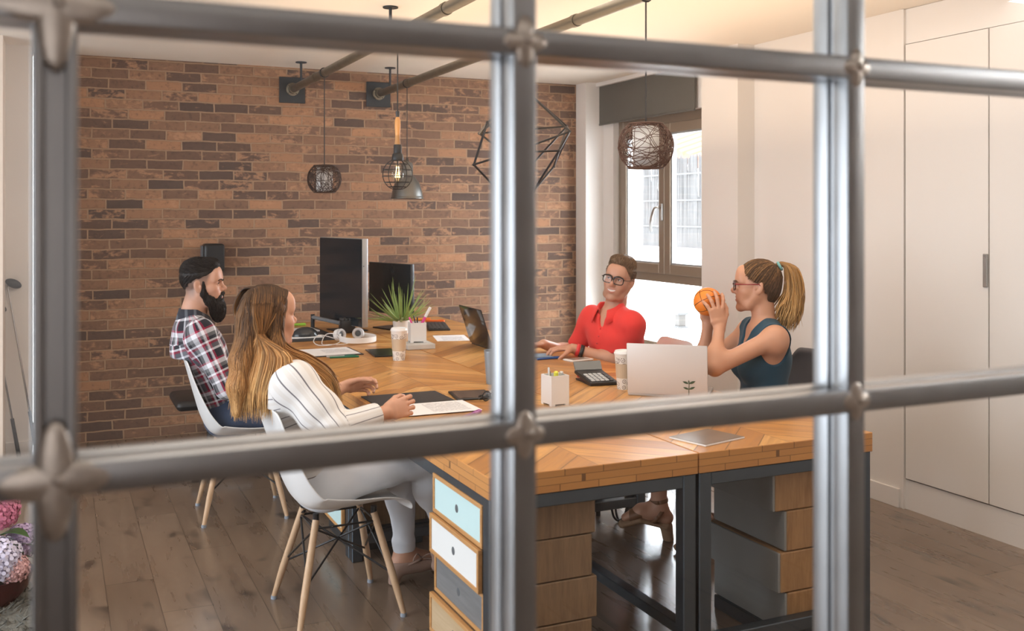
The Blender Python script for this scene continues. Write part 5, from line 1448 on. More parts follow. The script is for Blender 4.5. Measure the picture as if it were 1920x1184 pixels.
lb = hA.loc(P); ps, cs = fuzz(P, Q, 1700, lambda p: -fu * 1.0 + fx * .15, .030, .0035, dk, ng, keep=~((lb[:, 0] > .083) & (np.abs(lb[:, 1]) < .026) & (lb[:, 2] > -.084) & (lb[:, 2] < -.046)))
p2, c2 = fuzz(Ph, Qh, 1900, lambda p: (-fx * 1.0 + fu * .3) if hA.loc(p)[2] > .06 else (-fx * .8 - fu * .6), .034, .0070, dk, ng, keep=hA.loc(Ph)[:, 2] > -.03)
lb = hA.loc(P); p3, c3 = fuzz(P, Q, 60, lambda p: -fu, .012, .001, dk, ng, keep=lb[:, 2] > -.02); ps += p3; cs += c3
strands('hair_strands', ps + p2, cs + c2, .0012, pA, seg=3)
def plaid(t, x, y, z):
    def bandc(v, off, P_=.158):
        f = t.math('FRACT', t.math('DIVIDE', t.math('ADD', v, off + 10 * P_), P_))
        return t.ramp(f, [(0, (.010, .013, .022)), (.26, (.36, .012, .055)), (.32, (.80, .80, .86)), (.46, (.19, .19, .20)), (.57, (.010, .013, .022)), (.67, (.80, .80, .86)), (.73, (.32, .010, .05)), (.80, (.13, .135, .16)), (.93, (.74, .74, .80))], 'CONSTANT')
    return t.mix(.5, bandc(x, .02), bandc(y, .047))
M_PLAID = m_cloth('plaid flannel', plaid)
S = Sculpt(); torso(S, A, .011); 
for s_ in 'RL': arm(S, A, s_, .013, upto=1.93)
S.cut(lambda X, Y, Z: Z - .50 + .10 * (X - .8), k=.004)
S.ell(V3(A['neck']) + V3(.02, 0, .045), (.064, .060, .075), None, k=.008, sub=True)
S.warp(folds(.0035, 26, 4)); chairback(S, .885, 0)
sh = garment('shirt', S, M_PLAID, pA, std_bones(A))
M_COLL = m_cloth('plaid collar', lambda t, x, y, z: t.mix(t.math('GREATER_THAN', t.math('FRACT', t.math('MULTIPLY', t.xyz(t.coord())[0], 24.0)), .7), (.020, .024, .036), (.10, .11, .13)))
def collar(name, c, tilt, r0, r1, h, gap, yaw, mat, parent, side_el=.9, drop=.035, nr=.010, z_front=-.045):
    """turned-down collar: a band round the neck, folded outward, open at the front"""
    mb = MB(); rows = []; N = 30; c = V3(c) - V3((parent.parent or parent).location)
    for i in range(N + 1):
        a = gap + (2 * PI - 2 * gap) * i / N; f = math.cos(a); cz = z_front * max(0, f) ** 1.0 - tilt * f
        d = V3(math.cos(a + yaw), math.sin(a + yaw) * 1.0, 0); tip = .012 * max(0, f)
        rows.append([Vector(c + d * (r0 * .97) + V3(0, 0, cz - .012)), Vector(c + d * r0 + V3(0, 0, cz + h)), Vector(c + d * (r0 + nr) + V3(0, 0, cz + h + .003)), Vector(c + d * (r1 + tip) + V3(0, 0, cz + h * .45 - tip)), Vector(c + d * (r1 + .010 + tip * 1.5) + V3(0, 0, cz + h - drop - .010 - tip * 1.6))])
    mb.grid(rows); o = mb.build(name, mat, parent, ang=70, solid=.004); return o
collar('collar', V3(A['neck']) + V3(.018, 0, .020), .0, .066, .083, .040, .42, 0, M_COLL, sh, drop=.050)
mb = MB(); b0 = V3(pA.location)
S = Sculpt()
for s_ in 'RL': leg(S, A, s_, .010, upto=1.95)
S.slab(V3(A['pelvis']) - V3(0, 0, .01), V3(A['pelvis']) + V3(-.02, 0, .055), .172, .128, .165, .122, A['sp'], k=.04); S.warp(folds(.003, 24, 5))
garment('jeans', S, M_JEAN, pA, leg_bones(A), .006)
M_DSHOE = plain('dark shoe leather', (.02, .018, .017), .4)
shoe('shoe', A, 'R', (1.51, 5.16, .030), M_DSHOE, pA); shoe('shoe', A, 'L', (1.51, 5.48, .030), M_DSHOE, pA)

# ================= woman with long hair in the striped blouse
B = dict(pelvis=(.955, 3.89, .525), waist=(.885, 3.89, .675), chest=(.805, 3.89, .845), neck=(.785, 3.895, .975), sp=(.0, 1, 0), sc=(-.06, 1, 0),
         shR=(.815, 3.735, .925), shL=(.800, 4.045, .925), elR=(.925, 3.585, .770), elL=(.945, 4.205, .715), wrR=(1.138, 3.640, .802), wrL=(1.135, 4.235, .805),
         hipR=(.945, 3.805, .520), hipL=(.945, 3.975, .520), knR=(1.345, 3.815, .560), knL=(1.315, 4.01, .495), anR=(1.480, 3.905, .215), anL=(1.335, 4.02, .125))
pB = person('woman with long hair in a striped blouse on the near shell chair', B)
hB = Head((.752, 3.90, 1.158), (.955, .295, -.02), (.02, 0, 1), .95, True)
S = Sculpt(); torso(S, B, 0, True)
for s_ in 'RL': arm(S, B, s_, 0, True, 2); leg(S, B, s_, 0, True)
foot(S, B['anL'], (1.525, 4.035, .030)); foot(S, B['anR'], (1.60, 3.955, .095))
hB.sculpt(S, V3(B['neck']) - V3(0, 0, .02), .054); chairback(S, 1.015, .010)
hand(S, B['wrR'], (.93, .10, .16), (.05, .95, -.22), 1, (1.0, 1.05, 1.05, 1.0), .05, .9, .98, .35)
hand(S, B['wrL'], (.96, .0, .06), (.05, -.85, -.42), -1, (.60, .68, .75, .8), .05, .6, .95, .4)
P, Q = refine(S, HV, [hB.box(), hbox(B['wrR'], (.9, .13, .06)), hbox(B['wrL'], (.96, .04, -.04))], HF)
SKB = V3(.60, .325, .215); np_mesh('body', P, Q, M_SKIN, pB, {'Col': ('FLOAT_COLOR', hB.colours(P, SKB, (.48, .16, .14)))})
hB.feel(P); hB.eyes(pB, ('hazel', (.10, .06, .03)), plain('brown brow', (.06, .035, .02), .6), brow_r=.0024)
w = hB.w; ng = np.random.RandomState(11)
S = Sculpt()   # hair close to the head
S.ell(w(-.020, 0, .038), V3(.103, .082, .0915) * .95, hB.M, k=.02); S.ell(w(-.040, 0, -.03), V3(.072, .072, .09) * .95, hB.M, k=.04)
S.cut(hcut(hB, [-.012, -.008, .012, .046, .066, .080, .1], [-.14, -.03, .0, .025, .065, .09, .12]), k=.008)
# the fall of hair down the back
hb = [V3(.690, 3.895, 1.13), V3(.650, 3.885, 1.0), V3(.628, 3.87, .90), V3(.620, 3.86, .80)]
S.slab(hb[0], hb[1], .078, .055, .082, .040, (0, 1, 0), k=.06); S.slab(hb[1], hb[2], .082, .040, .076, .030, (0, 1, 0), k=.04); S.slab(hb[2], hb[3], .076, .030, .050, .012, (0, 1, 0), k=.04)
S.chain([w(.0, -.080, .03), V3(.76, 3.790, 1.05), V3(.81, 3.765, .98), V3(.875, 3.755, .905)], [.014, .022, .024, .012], .04)
S.warp(folds(.0012, 60, 12))
P, Q = S.net(.004); tz = np.clip((1.28 - P[:, 2]) / .45, 0, 1)[:, None]; R0, R1, R2 = V3(.046, .022, .011), V3(.40, .185, .060), V3(.68, .41, .17)
def ombre(t): return np.where(t < .55, R0 + (R1 - R0) * (t / .55), R1 + (R2 - R1) * ((t - .55) / .45))
np_mesh('hair', P, Q, M_HAIR, pB, {'Col': ('FLOAT_COLOR', ombre(tz) * .75)}); PhB, QhB = P, Q
ps, cs, rs = [], [], []
for k in range(1700):
    x0 = ng.uniform(-.075, .058); sy = -1 if ng.rand() < .62 else 1
    p0 = w(x0, sy * .004, .1295 - 4.2 * (x0 + .015) ** 2 - 1.2 * max(0, x0 - .03) ** 1.5)
    bk = ng.rand()
    if sy < 0 and x0 > -.0 and ng.rand() < .72:   # near side locks drawn forward over the shoulder
        j = np.clip(ng.normal(size=3), -1.7, 1.7) * .012; zt = ng.uniform(-.05, .06)
        pts = [p0, w(x0 * .8, -.060, .100), w(-.012 + x0 * .35, -.090, .03), w(-.028 + x0 * .3, -.098, -.05), V3(.792, 3.785, 1.035) + j * .8, V3(.868, 3.772, .992) + j, V3(.948, 3.782, .925) + j, V3(.985, 3.800, .835 + zt) + j * 1.2]
    else:
        ang = ng.uniform(-1, 1) if sy < 0 else ng.uniform(-.3, 1.1)
        yb = 3.885 + (.085 * ang if sy > 0 else -.10 + .075 * ang); xb = .655 - .015 * ng.rand() + .07 * (abs(yb - 3.885) / .12) ** 2
        zt = ng.uniform(.765, .87) + .25 * abs(yb - 3.87) * ng.rand()
        sd = (.088 if sy < 0 else .074) + .008 * ng.rand()
        pts = [p0, w(x0 - .02, sy * .056, .104), w(min(x0, .03) - .045, sy * sd, .03), w(-.070 + .4 * min(x0, .0), sy * sd * (.95 if sy < 0 else .75), -.06), V3(xb - .004, yb, 1.02), V3(xb - .030, yb * .97 + 3.88 * .03, .90), V3(xb - .025 + ng.normal() * .01, 3.865 + (yb - 3.865) * .85 + ng.normal() * .006, zt)]
    q = csp(pts, 5); t = np.clip((1.28 - q[:, 2:3]) / .45, 0, 1); ps.append(q); cs.append(np.clip(ombre(np.clip(t + ng.normal() * .10, 0, 1)) * (ng.uniform(.55, 1.3) if ng.rand() < .8 else 1.5), 0, 1)); rs.append(ng.uniform(.0014, .0034))
def colB(p, r): t = np.clip((1.28 - p[2]) / .45 + r.normal() * .09, 0, 1); return ombre(t) * r.uniform(.6, 1.4)
def flowB(p):
    l = hB.loc(p); dn = -hB.M[:, 2]
    if l[2] > .02: return dn * .55 - hB.M[:, 0] * (.35 if l[0] < .03 else .15) + hB.M[:, 1] * np.sign(l[1]) * (1.0 if l[2] > .09 else .4)
    return dn + V3(0, 0, -.2)
p2, c2 = fuzz(PhB, QhB, 3200, flowB, .16, .003, colB, ng, wave=.0025, steps=9, keep=hB.loc(PhB)[:, 0] < .045)
strands('hair_strands', ps + p2, cs + c2, rs + [.0020] * len(p2), pB)
def stripes(t, x, y, z):
    arm_ = t.math('GREATER_THAN', z, 2.5); v = t.math('ADD', t.math('MULTIPLY', x, t.math('SUBTRACT', 1.0, arm_)), t.math('MULTIPLY', y, arm_))
    f = t.math('FRACT', t.math('DIVIDE', t.math('ADD', v, 1.0), .043)); ln = t.math('LESS_THAN', f, .085)
    wide = t.math('MULTIPLY', t.math('GREATER_THAN', f, .35), t.math('LESS_THAN', f, .62))
    c = t.mix(t.math('MULTIPLY', wide, .30), (.77, .75, .74), (.62, .54, .47))
    return t.mix(t.math('MULTIPLY', ln, .85), c, (.07, .06, .085))
M_STRIPE = m_cloth('striped cotton', stripes, bump=.2)
S = Sculpt(); torso(S, B, .020, True)
S.chain([V3(B['shR']) + V3(0, 0, .0), V3(B['elR']) * .5 + V3(B['shR']) * .5 + V3(.02, .0, -.03), V3(B['elR']) + V3(.02, .01, -.012)], [.068, .074, .058], .05)
S.cone(V3(B['elR']), V3(B['elR']) * .16 + V3(B['wrR']) * .84 - V3(.012, 0, 0), .056, .043, .02)
S.chain([V3(B['shL']), V3(B['elL']) * .5 + V3(B['shL']) * .5 + V3(.02, .0, -.03), V3(B['elL'])], [.066, .070, .058], .05); S.cone(V3(B['elL']), V3(B['elL']) * .28 + V3(B['wrL']) * .72, .054, .044, .02)
S.cut(lambda X, Y, Z: Z - .485, k=.004)
S.ell(V3(B['neck']) + V3(.0, 0, .035), (.078, .098, .060), None, k=.008, sub=True)
for s_, fr in (('R', .83), ('L', .74)):
    e, wv = V3(B['el' + s_]), V3(B['wr' + s_]); c = e + (wv - e) * fr; d = unit(wv - e)
    S.cut((lambda c, d: lambda X, Y, Z: np.maximum(-((X - c[0]) * d[0] + (Y - c[1]) * d[1] + (Z - c[2]) * d[2]), np.sqrt((X - c[0]) ** 2 + (Y - c[1]) ** 2 + (Z - c[2]) ** 2) - .11) * 1.0)(c, d) if False else (lambda c, d: lambda X, Y, Z: np.maximum(-((X - c[0]) * d[0] + (Y - c[1]) * d[1] + (Z - c[2]) * d[2]), np.sqrt((X - c[0]) ** 2 + (Y - c[1]) ** 2 + (Z - c[2]) ** 2) - .09))(c, d), k=.003)
S.warp(folds(.006, 22, 7)); chairback(S, 1.015, 0)
garment('blouse', S, M_STRIPE, pB, std_bones(B))
S = Sculpt()
for s_ in 'RL': leg(S, B, s_, .008, True, upto=1.88)
S.slab(V3(B['pelvis']) - V3(0, 0, .012), V3(B['pelvis']) + V3(-.02, 0, .045), .174, .126, .165, .120, B['sp'], k=.05); 
a, k_ = V3(B['anL']), V3(B['knL']); c = k_ * .14 + a * .86; S.slab(c, c + unit(a - k_) * .018, .052, .052, .050, .050, (0, 1, 0), k=.004)
S.warp(folds(.003, 26, 9)); garment('white_jeans', S, M_WJEAN, pB, leg_bones(B), .005)
M_TAUPE = plain('taupe suede', (.36, .235, .185), .85, var=.12, scale=60, bump=.2)
def heelB(S):
    S.slab((1.300, 4.02, .085), (1.292, 4.02, .012), .030, .030, .026, .026, (0, 1, 0), k=.012)
BB = dict(B); BB['anL'] = (1.335, 4.02, .130)
sB = shoe('heeled_shoe', BB, 'L', (1.53, 4.035, .028), M_TAUPE, pB, extra=heelB, top=-.030)
mb = MB(); b0 = V3(pB.location); c0 = V3(1.398, 3.985, .108) - b0
for a_ in (.3, 2.6): mb.tube(spline([tuple(c0), tuple(c0 + V3(.03 * math.cos(a_), -.02, .03 * math.sin(a_) + .01)), tuple(c0 + V3(.045 * math.cos(a_), -.012, -.005)), tuple(c0)], 6), .0030, 5)
mb.tube(spline([tuple(c0 + V3(-.085, -.0, -.03)), tuple(c0 + V3(-.03, -.015, -.008)), tuple(c0), tuple(c0 + V3(.02, .04, .0))], 6), .006, 6); mb.build('lace', M_TAUPE, sB)
BR = dict(B); BR['anR'] = (1.48, 3.905, .215)
S = Sculpt(); foot(S, V3(B['anR']) + V3(0, 0, -.012), (1.605, 3.957, .093), .007); S.slab((1.455, 3.89, .165), (1.43, 3.88, .105), .028, .028, .025, .025, (0, 1, 0), k=.012); S.cut(lambda X, Y, Z: .215 - Z + .3 * (X - 1.48), k=.01)
P, Q = S.net(.0035); np_mesh('heeled_shoe', P, Q, M_TAUPE, pB)

# ================= man in the red polo
CC_ = dict(pelvis=(2.945, 4.965, .525), waist=(2.925, 4.965, .69), chest=(2.905, 4.96, .845), neck=(2.888, 4.955, .985), sp=(.05, -1, 0), sc=(.22, -1, 0), cw=.158,
           shR=(2.850, 5.130, .945), shL=(2.922, 4.800, .945), elR=(2.790, 5.265, .715), elL=(2.895, 4.855, .715), wrR=(2.565, 5.19, .800), wrL=(2.640, 4.975, .797),
           hipR=(2.92, 5.06, .52), hipL=(2.93, 4.88, .52), knR=(2.52, 5.14, .50), knL=(2.53, 4.93, .50), anR=(2.50, 5.15, .10), anL=(2.52, 4.93, .10))
pC = person('man in a red polo shirt and black glasses typing by the window, head tilted', CC_)
hC = Head((2.915, 4.93, 1.178), (-.79, -.655, .04), (.20, -.08, .975), .98, smile=.9)
S = Sculpt(); torso(S, CC_)
for s_ in 'RL': arm(S, CC_, s_, upto=2); leg(S, CC_, s_)
foot(S, CC_['anR'], (2.30, 5.16, .028)); foot(S, CC_['anL'], (2.32, 4.94, .028))
hC.sculpt(S, V3(CC_['neck']) - V3(0, 0, .02), .066)
hand(S, CC_['wrL'], (-.97, .22, .02), (-.15, .1, -1), 1, (.55, .5, .5, .55), .08, .3, 1.0)
hand(S, CC_['wrR'], (-.98, -.12, -.03), (-.15, -.1, -1), -1, (.5, .5, .5, .5), .08, .3, 1.0)
P, Q = refine(S, HV, [hC.box(), hbox(CC_['wrL'], (-.97, .22, 0)), ], HF)
SKC = V3(.55, .30, .205); np_mesh('body', P, Q, M_SKIN, pC, {'Col': ('FLOAT_COLOR', hC.colours(P, SKC, (.46, .16, .13), V3(.20, .115, .08), teeth=True))})
hC.feel(P); hC.eyes(pC, ('brown grey', (.10, .075, .05)), plain('brown brow', (.06, .035, .02), .6), look=(.93, -.34, .05), brow_r=.0034)
w = hC.w; ng = np.random.RandomState(21)
S = Sculpt(); S.ell(w(-.012, 0, .046), V3(.100, .0805, .090), hC.M, k=.02); S.ell(w(.040, 0, .108), V3(.046, .058, .036), hC.M, k=.02); S.ell(w(-.03, 0, .104), V3(.06, .06, .034), hC.M, k=.03)
S.cut(hcut(hC, [-.09, -.055, .012, .014, .040, .064, .082, .13], [-.07, -.03, -.020, .02, .050, .068, .085, .13]), k=.004); S.warp(folds(.0007, 120, 31))
P, Q = S.net(.0026); l = hC.loc(P); tt = np.clip((l[:, 2:3] - .0) / .10, 0, 1); np_mesh('hair', P, Q, M_HAIR, pC, {'Col': ('FLOAT_COLOR', V3(.15, .095, .058) * (1 - tt) + V3(.20, .13, .080) * tt)})
fx, fl, fu = hC.M.T
def flowC(p):
    l = hC.loc(p)
    return (fu * 1.0 - fx * .5 + fl * l[1] * 4) if l[2] > .07 else (-fu * .8 - fx * .5)
ps, cs = fuzz(P, Q, 2600, flowC, .020, .006, lambda p, r: V3(.23, .15, .092) * r.uniform(.45, 1.6), ng)
strands('hair_strands', ps, cs, .0012, pC, seg=3)
M_SPEC = plain('black acetate', (.014, .013, .014), .25); M_LENS = m_glass('lens glass', (.97, .98, .99), .022)
def spectacles(H, parent, mat, mat_t, wl=.0285, hl=.0205, tk=1.0):
    b = V3(parent.location); v = lambda x, y, z: Vector(H.w(x, y, z) - b); mb = MB(); ml = MB()
    for sy in (-1, 1):
        pts = []
        for k in range(28):
            a = 2 * PI * k / 28; cy, sz = math.cos(a), math.sin(a); e = .62
            y = sy * .0335 + wl * math.copysign(abs(cy) ** e, cy); z = .000 + hl * math.copysign(abs(sz) ** e, sz) + (.002 if sz > 0 else 0); pts.append(v(.1085 - .30 * max(0, abs(y) - .030), y, z))
        mb.tube(pts, [.0027 + (.0012 if math.sin(2 * PI * k / 28) > .2 else 0) for k in range(28)], 6, closed=True)
        c = [ml.bm.verts.new(p) for p in pts]; ml.bm.faces.new(c)
    mb.tube([v(.1095, -.006, .006), v(.1125, 0, .008), v(.1095, .006, .006)], .0026, 6)
    o = mb.build('eyeglasses', mat, parent); ml.build('lens', M_LENS, o)
    for sy in (-1, 1): MB().tube([v(.098, sy * .0640, .010), v(.090, sy * .0735, .010), v(.04, sy * .0800, .010), v(-.010, sy * .0840, .012), v(-.032, sy * .0820, -.010)], [.0036 * tk, .0036 * tk, .0032 * tk, .0028 * tk, .0024], 6, flat=.5).build('temple', mat_t, o)
spectacles(hC, pC, M_SPEC, M_SPEC)
M_RPOLO = m_cloth('red pique', lambda t, x, y, z: t.mix(t.noise(t.coord(), 300, 2), (.72, .040, .036), (.82, .058, .050)), bump=.35, sc_=400)
S = Sculpt(); torso(S, CC_, .014)
S.cone(CC_['shL'], V3(CC_['shL']) * .22 + V3(CC_['elL']) * .78, .061, .062, .035); S.cone(CC_['shR'], V3(CC_['shR']) * .22 + V3(CC_['elR']) * .78, .060, .060, .035)
for s_ in 'RL':
    a, e = V3(CC_['sh' + s_]), V3(CC_['el' + s_]); c = a * .25 + e * .75; d = unit(e - a)
    S.cut((lambda c, d: lambda X, Y, Z: np.maximum(-((X - c[0]) * d[0] + (Y - c[1]) * d[1] + (Z - c[2]) * d[2]), np.sqrt((X - c[0]) ** 2 + (Y - c[1]) ** 2 + (Z - c[2]) ** 2) - .088))(c, d), k=.003)
S.cut(lambda X, Y, Z: Z - .50, k=.004)
nfw = unit((-.95, -.30, 0))
S.ell(V3(CC_['neck']) + nfw * .028 + V3(0, 0, .030), (.064, .062, .070), None, k=.006, sub=True); S.cone(V3(CC_['neck']) + nfw * .06 + V3(0, 0, .02), V3(CC_['neck']) + nfw * .125 - V3(0, 0, .10), .030, .006, k=.006, sub=True)
S.warp(folds(.0045, 24, 17))
polo = garment('polo_shirt', S, M_RPOLO, pC, std_bones(CC_))
collar('collar', V3(CC_['neck']) + nfw * .020 + V3(0, 0, .022), .0, .066, .084, .036, .50, math.atan2(nfw[1], nfw[0]), M_RPOLO, polo, drop=.046, z_front=-.040)
mb = MB(); b0 = V3(pC.location); pl0 = V3(CC_['neck']) + nfw * .100 - V3(0, 0, .07) - b0
for k in range(3): mb.ball(tuple(pl0 + nfw * .016 * k + V3(0, 0, -.04 * k - .01)), .005, 8, 6)
mb.build('button', plain('red button', (.50, .03, .03), .3), polo)
e, wv = V3(CC_['elL']), V3(CC_['wrL']); d = unit(wv - e)
for fr, m_, nm in ((.90, plain('red wristband', (.70, .03, .04), .4), 'red wristband'), (.82, M_BLACK, 'black wristband')):
    c = e + (wv - e) * fr - b0; u = unit(np.cross(d, (0, 0, 1))); v_ = np.cross(d, u)
    mb = MB(); mb.grid([[Vector(c + d * o_ + (u * math.cos(a_) + v_ * math.sin(a_)) * .0335) for a_ in [q * PI / 12 for q in range(25)]] for o_ in (-.010, .010)]); mb.build('wristband', m_, pC, label=nm, solid=.003)
S = Sculpt()
for s_ in 'RL': leg(S, CC_, s_, .010, upto=1.95)
S.slab(V3(CC_['pelvis']) - V3(0, 0, .01), V3(CC_['pelvis']) + V3(0, 0, .05), .172, .128, .165, .122, CC_['sp'], k=.04); garment('jeans', S, M_DJEAN, pC, leg_bones(CC_), .006)
shoe('shoe', CC_, 'R', (2.29, 5.16, .030), M_DSHOE, pC); shoe('shoe', CC_, 'L', (2.31, 4.94, .030), M_DSHOE, pC)

# ================= woman with the ponytail, holding the ball
D = dict(pelvis=(2.985, 3.735, .540), waist=(2.985, 3.735, .70), chest=(2.985, 3.735, .885), neck=(2.985, 3.740, 1.045), sp=(-.36, -.93, 0), sc=(-.36, -.93, 0), cw=.138,
         shL=(2.925, 3.585, 1.000), shR=(3.030, 3.895, 1.000), elL=(2.648, 3.655, .872), elR=(2.790, 3.955, .815), wrL=(2.745, 3.752, 1.035), wrR=(2.800, 3.915, 1.035),
         hipL=(2.93, 3.655, .53), hipR=(2.97, 3.815, .53), knL=(2.575, 3.82, .52), knR=(2.60, 4.03, .52), anL=(2.735, 3.84, .115), anR=(2.610, 4.045, .155))
pD = person('woman with a blond ponytail in a dark teal sleeveless top holding the ball', D)
hD = Head((2.962, 3.762, 1.217), (-.785, .62, .0), (.03, .0, 1), .955, True)
S = Sculpt(); torso(S, D, 0, True)
for s_ in 'RL': arm(S, D, s_, 0, True, 2); leg(S, D, s_, 0, True)
foot(S, D['anR'], (2.470, 4.125, .105)); foot(S, D['anL'], (2.605, 3.85, .040))
hD.sculpt(S, V3(D['neck']) - V3(0, 0, .02), .054)
BALL = V3(2.755, 3.855, 1.144); RB = .066
hand(S, D['wrL'], (-.10, .14, .985), unit(BALL - V3(2.74, 3.765, 1.11)) * 1.0 + V3(0, 0, -.0), -1, (.36, .34, .34, .36), .24, .7, 1.0, .62)
hand(S, D['wrR'], (-.10, .05, .985), unit(BALL - V3(2.79, 3.945, 1.11)), 1, (.34, .36, .36, .36), .22, .7, .96, .62)
P, Q = refine(S, HV, [hD.box(), hbox(V3(2.75, 3.755, 1.03), (0, .2, 1))], HF)
SKD = V3(.56, .295, .185); np_mesh('body', P, Q, M_SKIN, pD, {'Col': ('FLOAT_COLOR', hD.colours(P, SKD, (.50, .13, .13)))})
hD.feel(P); hD.eyes(pD, ('brown', (.08, .05, .03)), plain('dark brow', (.045, .026, .016), .6), brow_r=.0026)
w = hD.w; ng = np.random.RandomState(33)
S = Sculpt(); S.ell(w(-.016, 0, .038), V3(.1035, .0835, .0925) * .955, hD.M, k=.02); S.ell(w(-.055, 0, -.02), V3(.052, .062, .07) * .955, hD.M, k=.04)
S.cut(hcut(hD, [-.055, -.050, -.030, .014, .040, .062, .082, .11], [-.12, -.04, .0, .022, .045, .070, .088, .12]), k=.006); S.warp(folds(.0012, 120, 41))
P, Q = S.net(.003); np_mesh('hair', P, Q, M_HAIR, pD, {'Col': ('FLOAT_COLOR', np.tile([.060, .033, .018], (len(P), 1)))}); PhD, QhD = P, Q
tie = V3(-.100, 0, .098); c_el = V3(-.016, 0, .036); re = V3(.1035, .0835, .0925) + .0015
ps, cs, rs = [], [], []
def onhead(q): d = (q - c_el) / re; return c_el + (d / np.linalg.norm(d)) * re
for k in range(620):
    sy = -1 if ng.rand() < .5 else 1; u = ng.rand()
    hl = csp([(.078, 0, .092), (.070, sy * .030, .085), (.050, sy * .058, .062), (.026, sy * .072, .030), (-.030, sy * .080, .004), (-.045, sy * .070, -.045), (-.062, sy * .04, -.085), (-.07, 0, -.09)], 8)
    a = hl[min(int(u * len(hl)), len(hl) - 1)] + ng.normal(size=3) * .003
    pts = [onhead(a * (1 - s_) + tie * s_ + V3(0, 0, .02 * math.sin(PI * s_))) * 1.0 for s_ in np.linspace(0, .96, 9)]
    pts = [p_ * (1.0 + .012 * ng.rand()) for p_ in pts]
    ps.append(np.array([w(*p_) for p_ in pts])); g = ng.rand(); cs.append((V3(.075, .040, .020) * (1 - g) + V3(.34, .18, .075) * g * g) * ng.uniform(.7, 1.2)); rs.append(ng.uniform(.0012, .0026))
p2, c2 = fuzz(PhD, QhD, 1500, lambda p: unit(w(*tie) - p), .075, .0008, lambda p, r: V3(.085, .045, .022) * r.uniform(.5, 2.0), ng)
strands('hair_strands', ps + p2, cs + c2, rs + [.0012] * len(p2), pD)
ps, cs, rs = [], [], []
T0 = w(*tie)
bk = -hD.M[:, 0]; lf = hD.M[:, 1]
for k in range(520):
    o = ng.normal(size=2); o /= max(1, np.linalg.norm(o)); L = ng.uniform(.20, .31); out = ng.uniform(.045, .075)
    p0 = T0 + lf * .012 * o[0] + V3(0, 0, .010 * o[1]); fan = lf * .030 * o[0] + bk * .030 * o[1]
    cur = -.035 * max(0, o[1] * -1) * ng.rand()
    pts = [p0 - bk * .012, p0 + bk * .022 + V3(0, 0, .008), p0 + bk * out + V3(0, 0, -.02) + fan * .5, p0 + bk * (out + .012) + V3(0, 0, -.45 * L) + fan, p0 + bk * (out + .005 + cur) + V3(0, 0, -.75 * L) + fan * 1.1, p0 + bk * (out - .012 + 1.6 * cur + ng.normal() * .012) + lf * ng.normal() * .008 + V3(0, 0, -L) + fan * .75]
    q = csp(pts, 4); wv_ = ng.uniform(0, 6.28); s_ = np.linspace(0, 1, len(q))[:, None]; q = q + lf * .007 * np.sin(s_ * 7 + wv_) * s_ + bk * .006 * np.sin(s_ * 6 + wv_ * 2) * s_; c = (V3(.27, .135, .048) * (1 - s_) + V3(.60, .35, .13) * s_) * ng.uniform(.5, 1.5); ps.append(q); cs.append(np.clip(c, 0, 1)); rs.append(ng.uniform(.0016, .0032))
pt = strands('ponytail', ps, cs, rs, pD)
b0 = V3(pD.location); q = Vector(bk * .8 + V3(0, 0, .45)).to_track_quat('Z', 'Y').to_matrix().to_4x4()
mb = MB(); M = Matrix.Translation(Vector(T0 + bk * .008 - b0)) @ q; mb.tube([M @ Vector((.0175 * math.cos(a), .0175 * math.sin(a), 0)) for a in [k * PI / 10 for k in range(20)]], .0065, 8, closed=True); mb.build('hair_tie', plain('mint hair tie', (.20, .45, .45), .6), pt)
spectacles(hD, pD, plain('tortoise acetate', (.05, .012, .012), .25), plain('dark red acetate', (.24, .010, .018), .25), .026, .0195, 1.7)
M_TEAL = m_cloth('dark teal jersey', lambda t, x, y, z: t.mix(t.noise(t.coord(), 200, 2), (.006, .046, .082), (.012, .066, .112)))
S = Sculpt(); torso(S, D, .008, True)
S.slab(V3(D['pelvis']) - V3(0, 0, .03), V3(D['pelvis']) + V3(0, 0, .06), .178, .130, .165, .122, D['sp'], k=.05)
for s_ in 'RL': leg(S, D, s_, .014, True, upto=1.0001)
fwD = unit((-.93, .36, 0)); ld = unit((-.36, -.93, 0))
S.ell(V3(D['neck']) + fwD * .035 + V3(0, 0, .0), (.060, .060, .062), None, k=.01, sub=True); S.cone(V3(D['neck']) + fwD * .075 - V3(0, 0, .01), V3(D['neck']) + fwD * .135 - V3(0, 0, .115), .055, .012, k=.008, sub=True)
for s_, sg in (('L', 1), ('R', -1)):
    sh_ = V3(D['sh' + s_]); S.ell(sh_ + ld * sg * .038 - V3(0, 0, .035) + fwD * .012, (.082, .082, .105), None, k=.006, sub=True)
    kn, hp = V3(D['kn' + s_]), V3(D['hip' + s_]); c = hp * .25 + kn * .75; d = unit(kn - hp)
    S.cut((lambda c, d: lambda X, Y, Z: np.maximum(-((X - c[0]) * d[0] + (Y - c[1]) * d[1] + (Z - c[2]) * d[2]), np.sqrt((X - c[0]) ** 2 + (Y - c[1]) ** 2 + (Z - c[2]) ** 2) - .16))(c, d), k=.003)
S.warp(folds(.002, 30, 27)); garment('sleeveless_dress', S, M_TEAL, pD, std_bones(D))
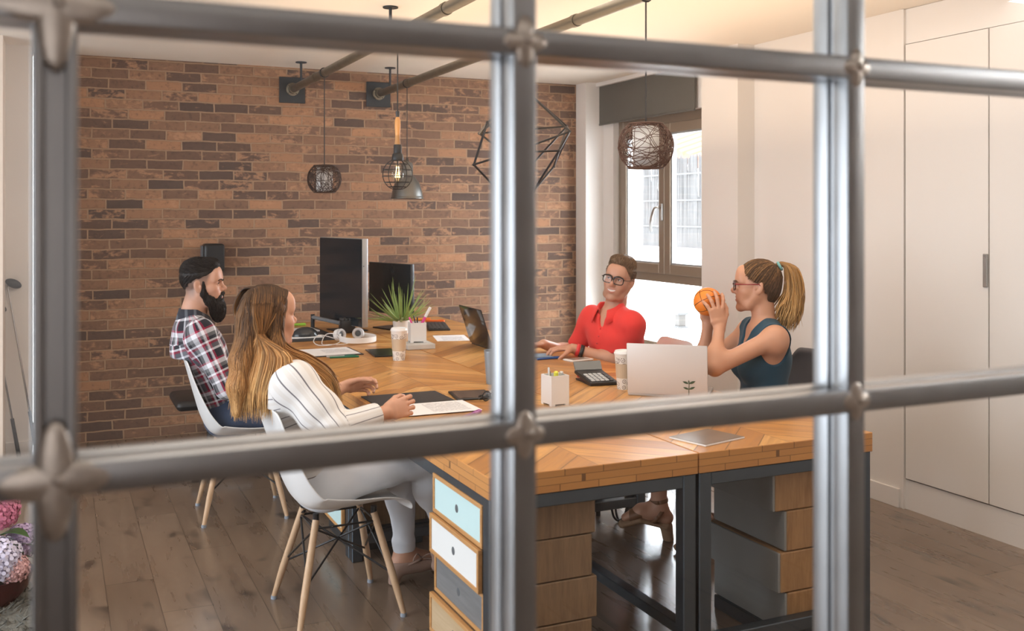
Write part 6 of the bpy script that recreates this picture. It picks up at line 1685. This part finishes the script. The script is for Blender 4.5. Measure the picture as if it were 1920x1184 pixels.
# platform sandals
M_TAN = plain('tan leather', (.22, .095, .04), .5, var=.1); M_CORK = plain('cork platform', (.34, .20, .11), .8, var=.2, scale=90)
def sandal(an, toe, block):
    a, t_ = V3(an), V3(toe); d = t_ - a; h = unit(V3(d[0], d[1], 0)); sd = V3(-h[1], h[0], 0); b = V3(pD.location)
    S = Sculpt(); e0 = a - h * .035 - V3(0, 0, .088); e1 = a + d * .55 - V3(0, 0, .028)
    S.slab(e1, t_ + h * .012 - V3(0, 0, .032), .044, .018, .040, .018, sd, k=.01); S.slab(e0, e1, .033, .010, .042, .016, sd, k=.01)
    hb = V3(e0[0], e0[1], 0) + h * block
    S.slab(e0, hb + V3(0, 0, .006), .032, .030, .026, .026, sd, k=.01); S.cut(lambda X, Y, Z: Z - .002 + 0 * X, k=.001)
    P, Q = S.net(.003); o = np_mesh('sandal', P, Q, M_CORK, pD)
    S = Sculpt(); S.slab(a + d * .50 + V3(0, 0, .006), a + d * .86 + V3(0, 0, .0), .047, .033, .041, .025, sd, k=.01)
    S.cut(lambda X, Y, Z: ((X - t_[0]) * (-d[0]) + (Y - t_[1]) * (-d[1])) / np.linalg.norm(d[:2]) - .02 + 0 * Z, k=.002)
    P, Q = S.net(.003); np_mesh('vamp', P, Q, M_TAN, pD).parent = o; bpy.data.objects[-1] if False else None
    mb = MB()
    for (c, nrm, r_) in ((a + V3(0, 0, .035), V3(.15 * h[0], .15 * h[1], 1), .042), (a + h * .005 - V3(0, 0, .03), unit(h * .8 + V3(0, 0, .6)), .052)):
        q = Vector(nrm).to_track_quat('Z', 'Y').to_matrix().to_4x4(); M = Matrix.Translation(Vector(c - b)) @ q
        mb.grid([[M @ Vector((r_ * math.cos(u), r_ * math.sin(u), o_)) for u in [k * PI / 14 for k in range(29)]] for o_ in (-.009, .009)])
    s_ = mb.build('strap', M_TAN, pD, solid=.004); s_.parent = o
sandal(D['anR'], (2.470, 4.125, .105), -.01); sandal(D['anL'], (2.605, 3.85, .055), 0)

# the ball
t = thing('mini_basketball', 'orange mini basketball held up by the woman with the ponytail', 'ball', tuple(BALL))
mb = MB(); mb.ball((0, 0, 0), RB, 40, 24); mb.build('cover', plain('orange rubber', (.86, .24, .022), .45, var=.08, scale=50, bump=.2), t)
mb = MB(); Mb = Euler((R(62), R(8), R(30))).to_matrix()
def gc(fn): mb.tube([Mb @ (Vector(fn(2 * PI * k / 64)).normalized() * (RB - .0002)) for k in range(64)], .0014, 5, closed=True)
gc(lambda a: (math.cos(a), math.sin(a), 0)); gc(lambda a: (math.cos(a), 0, math.sin(a)))
for sg in (-1, 1): gc(lambda a: (sg * (.62 + .22 * math.cos(2 * a)), .8 * math.cos(a), .8 * math.sin(a)))
mb.build('seam', plain('black seam', (.02, .015, .012), .6), t)
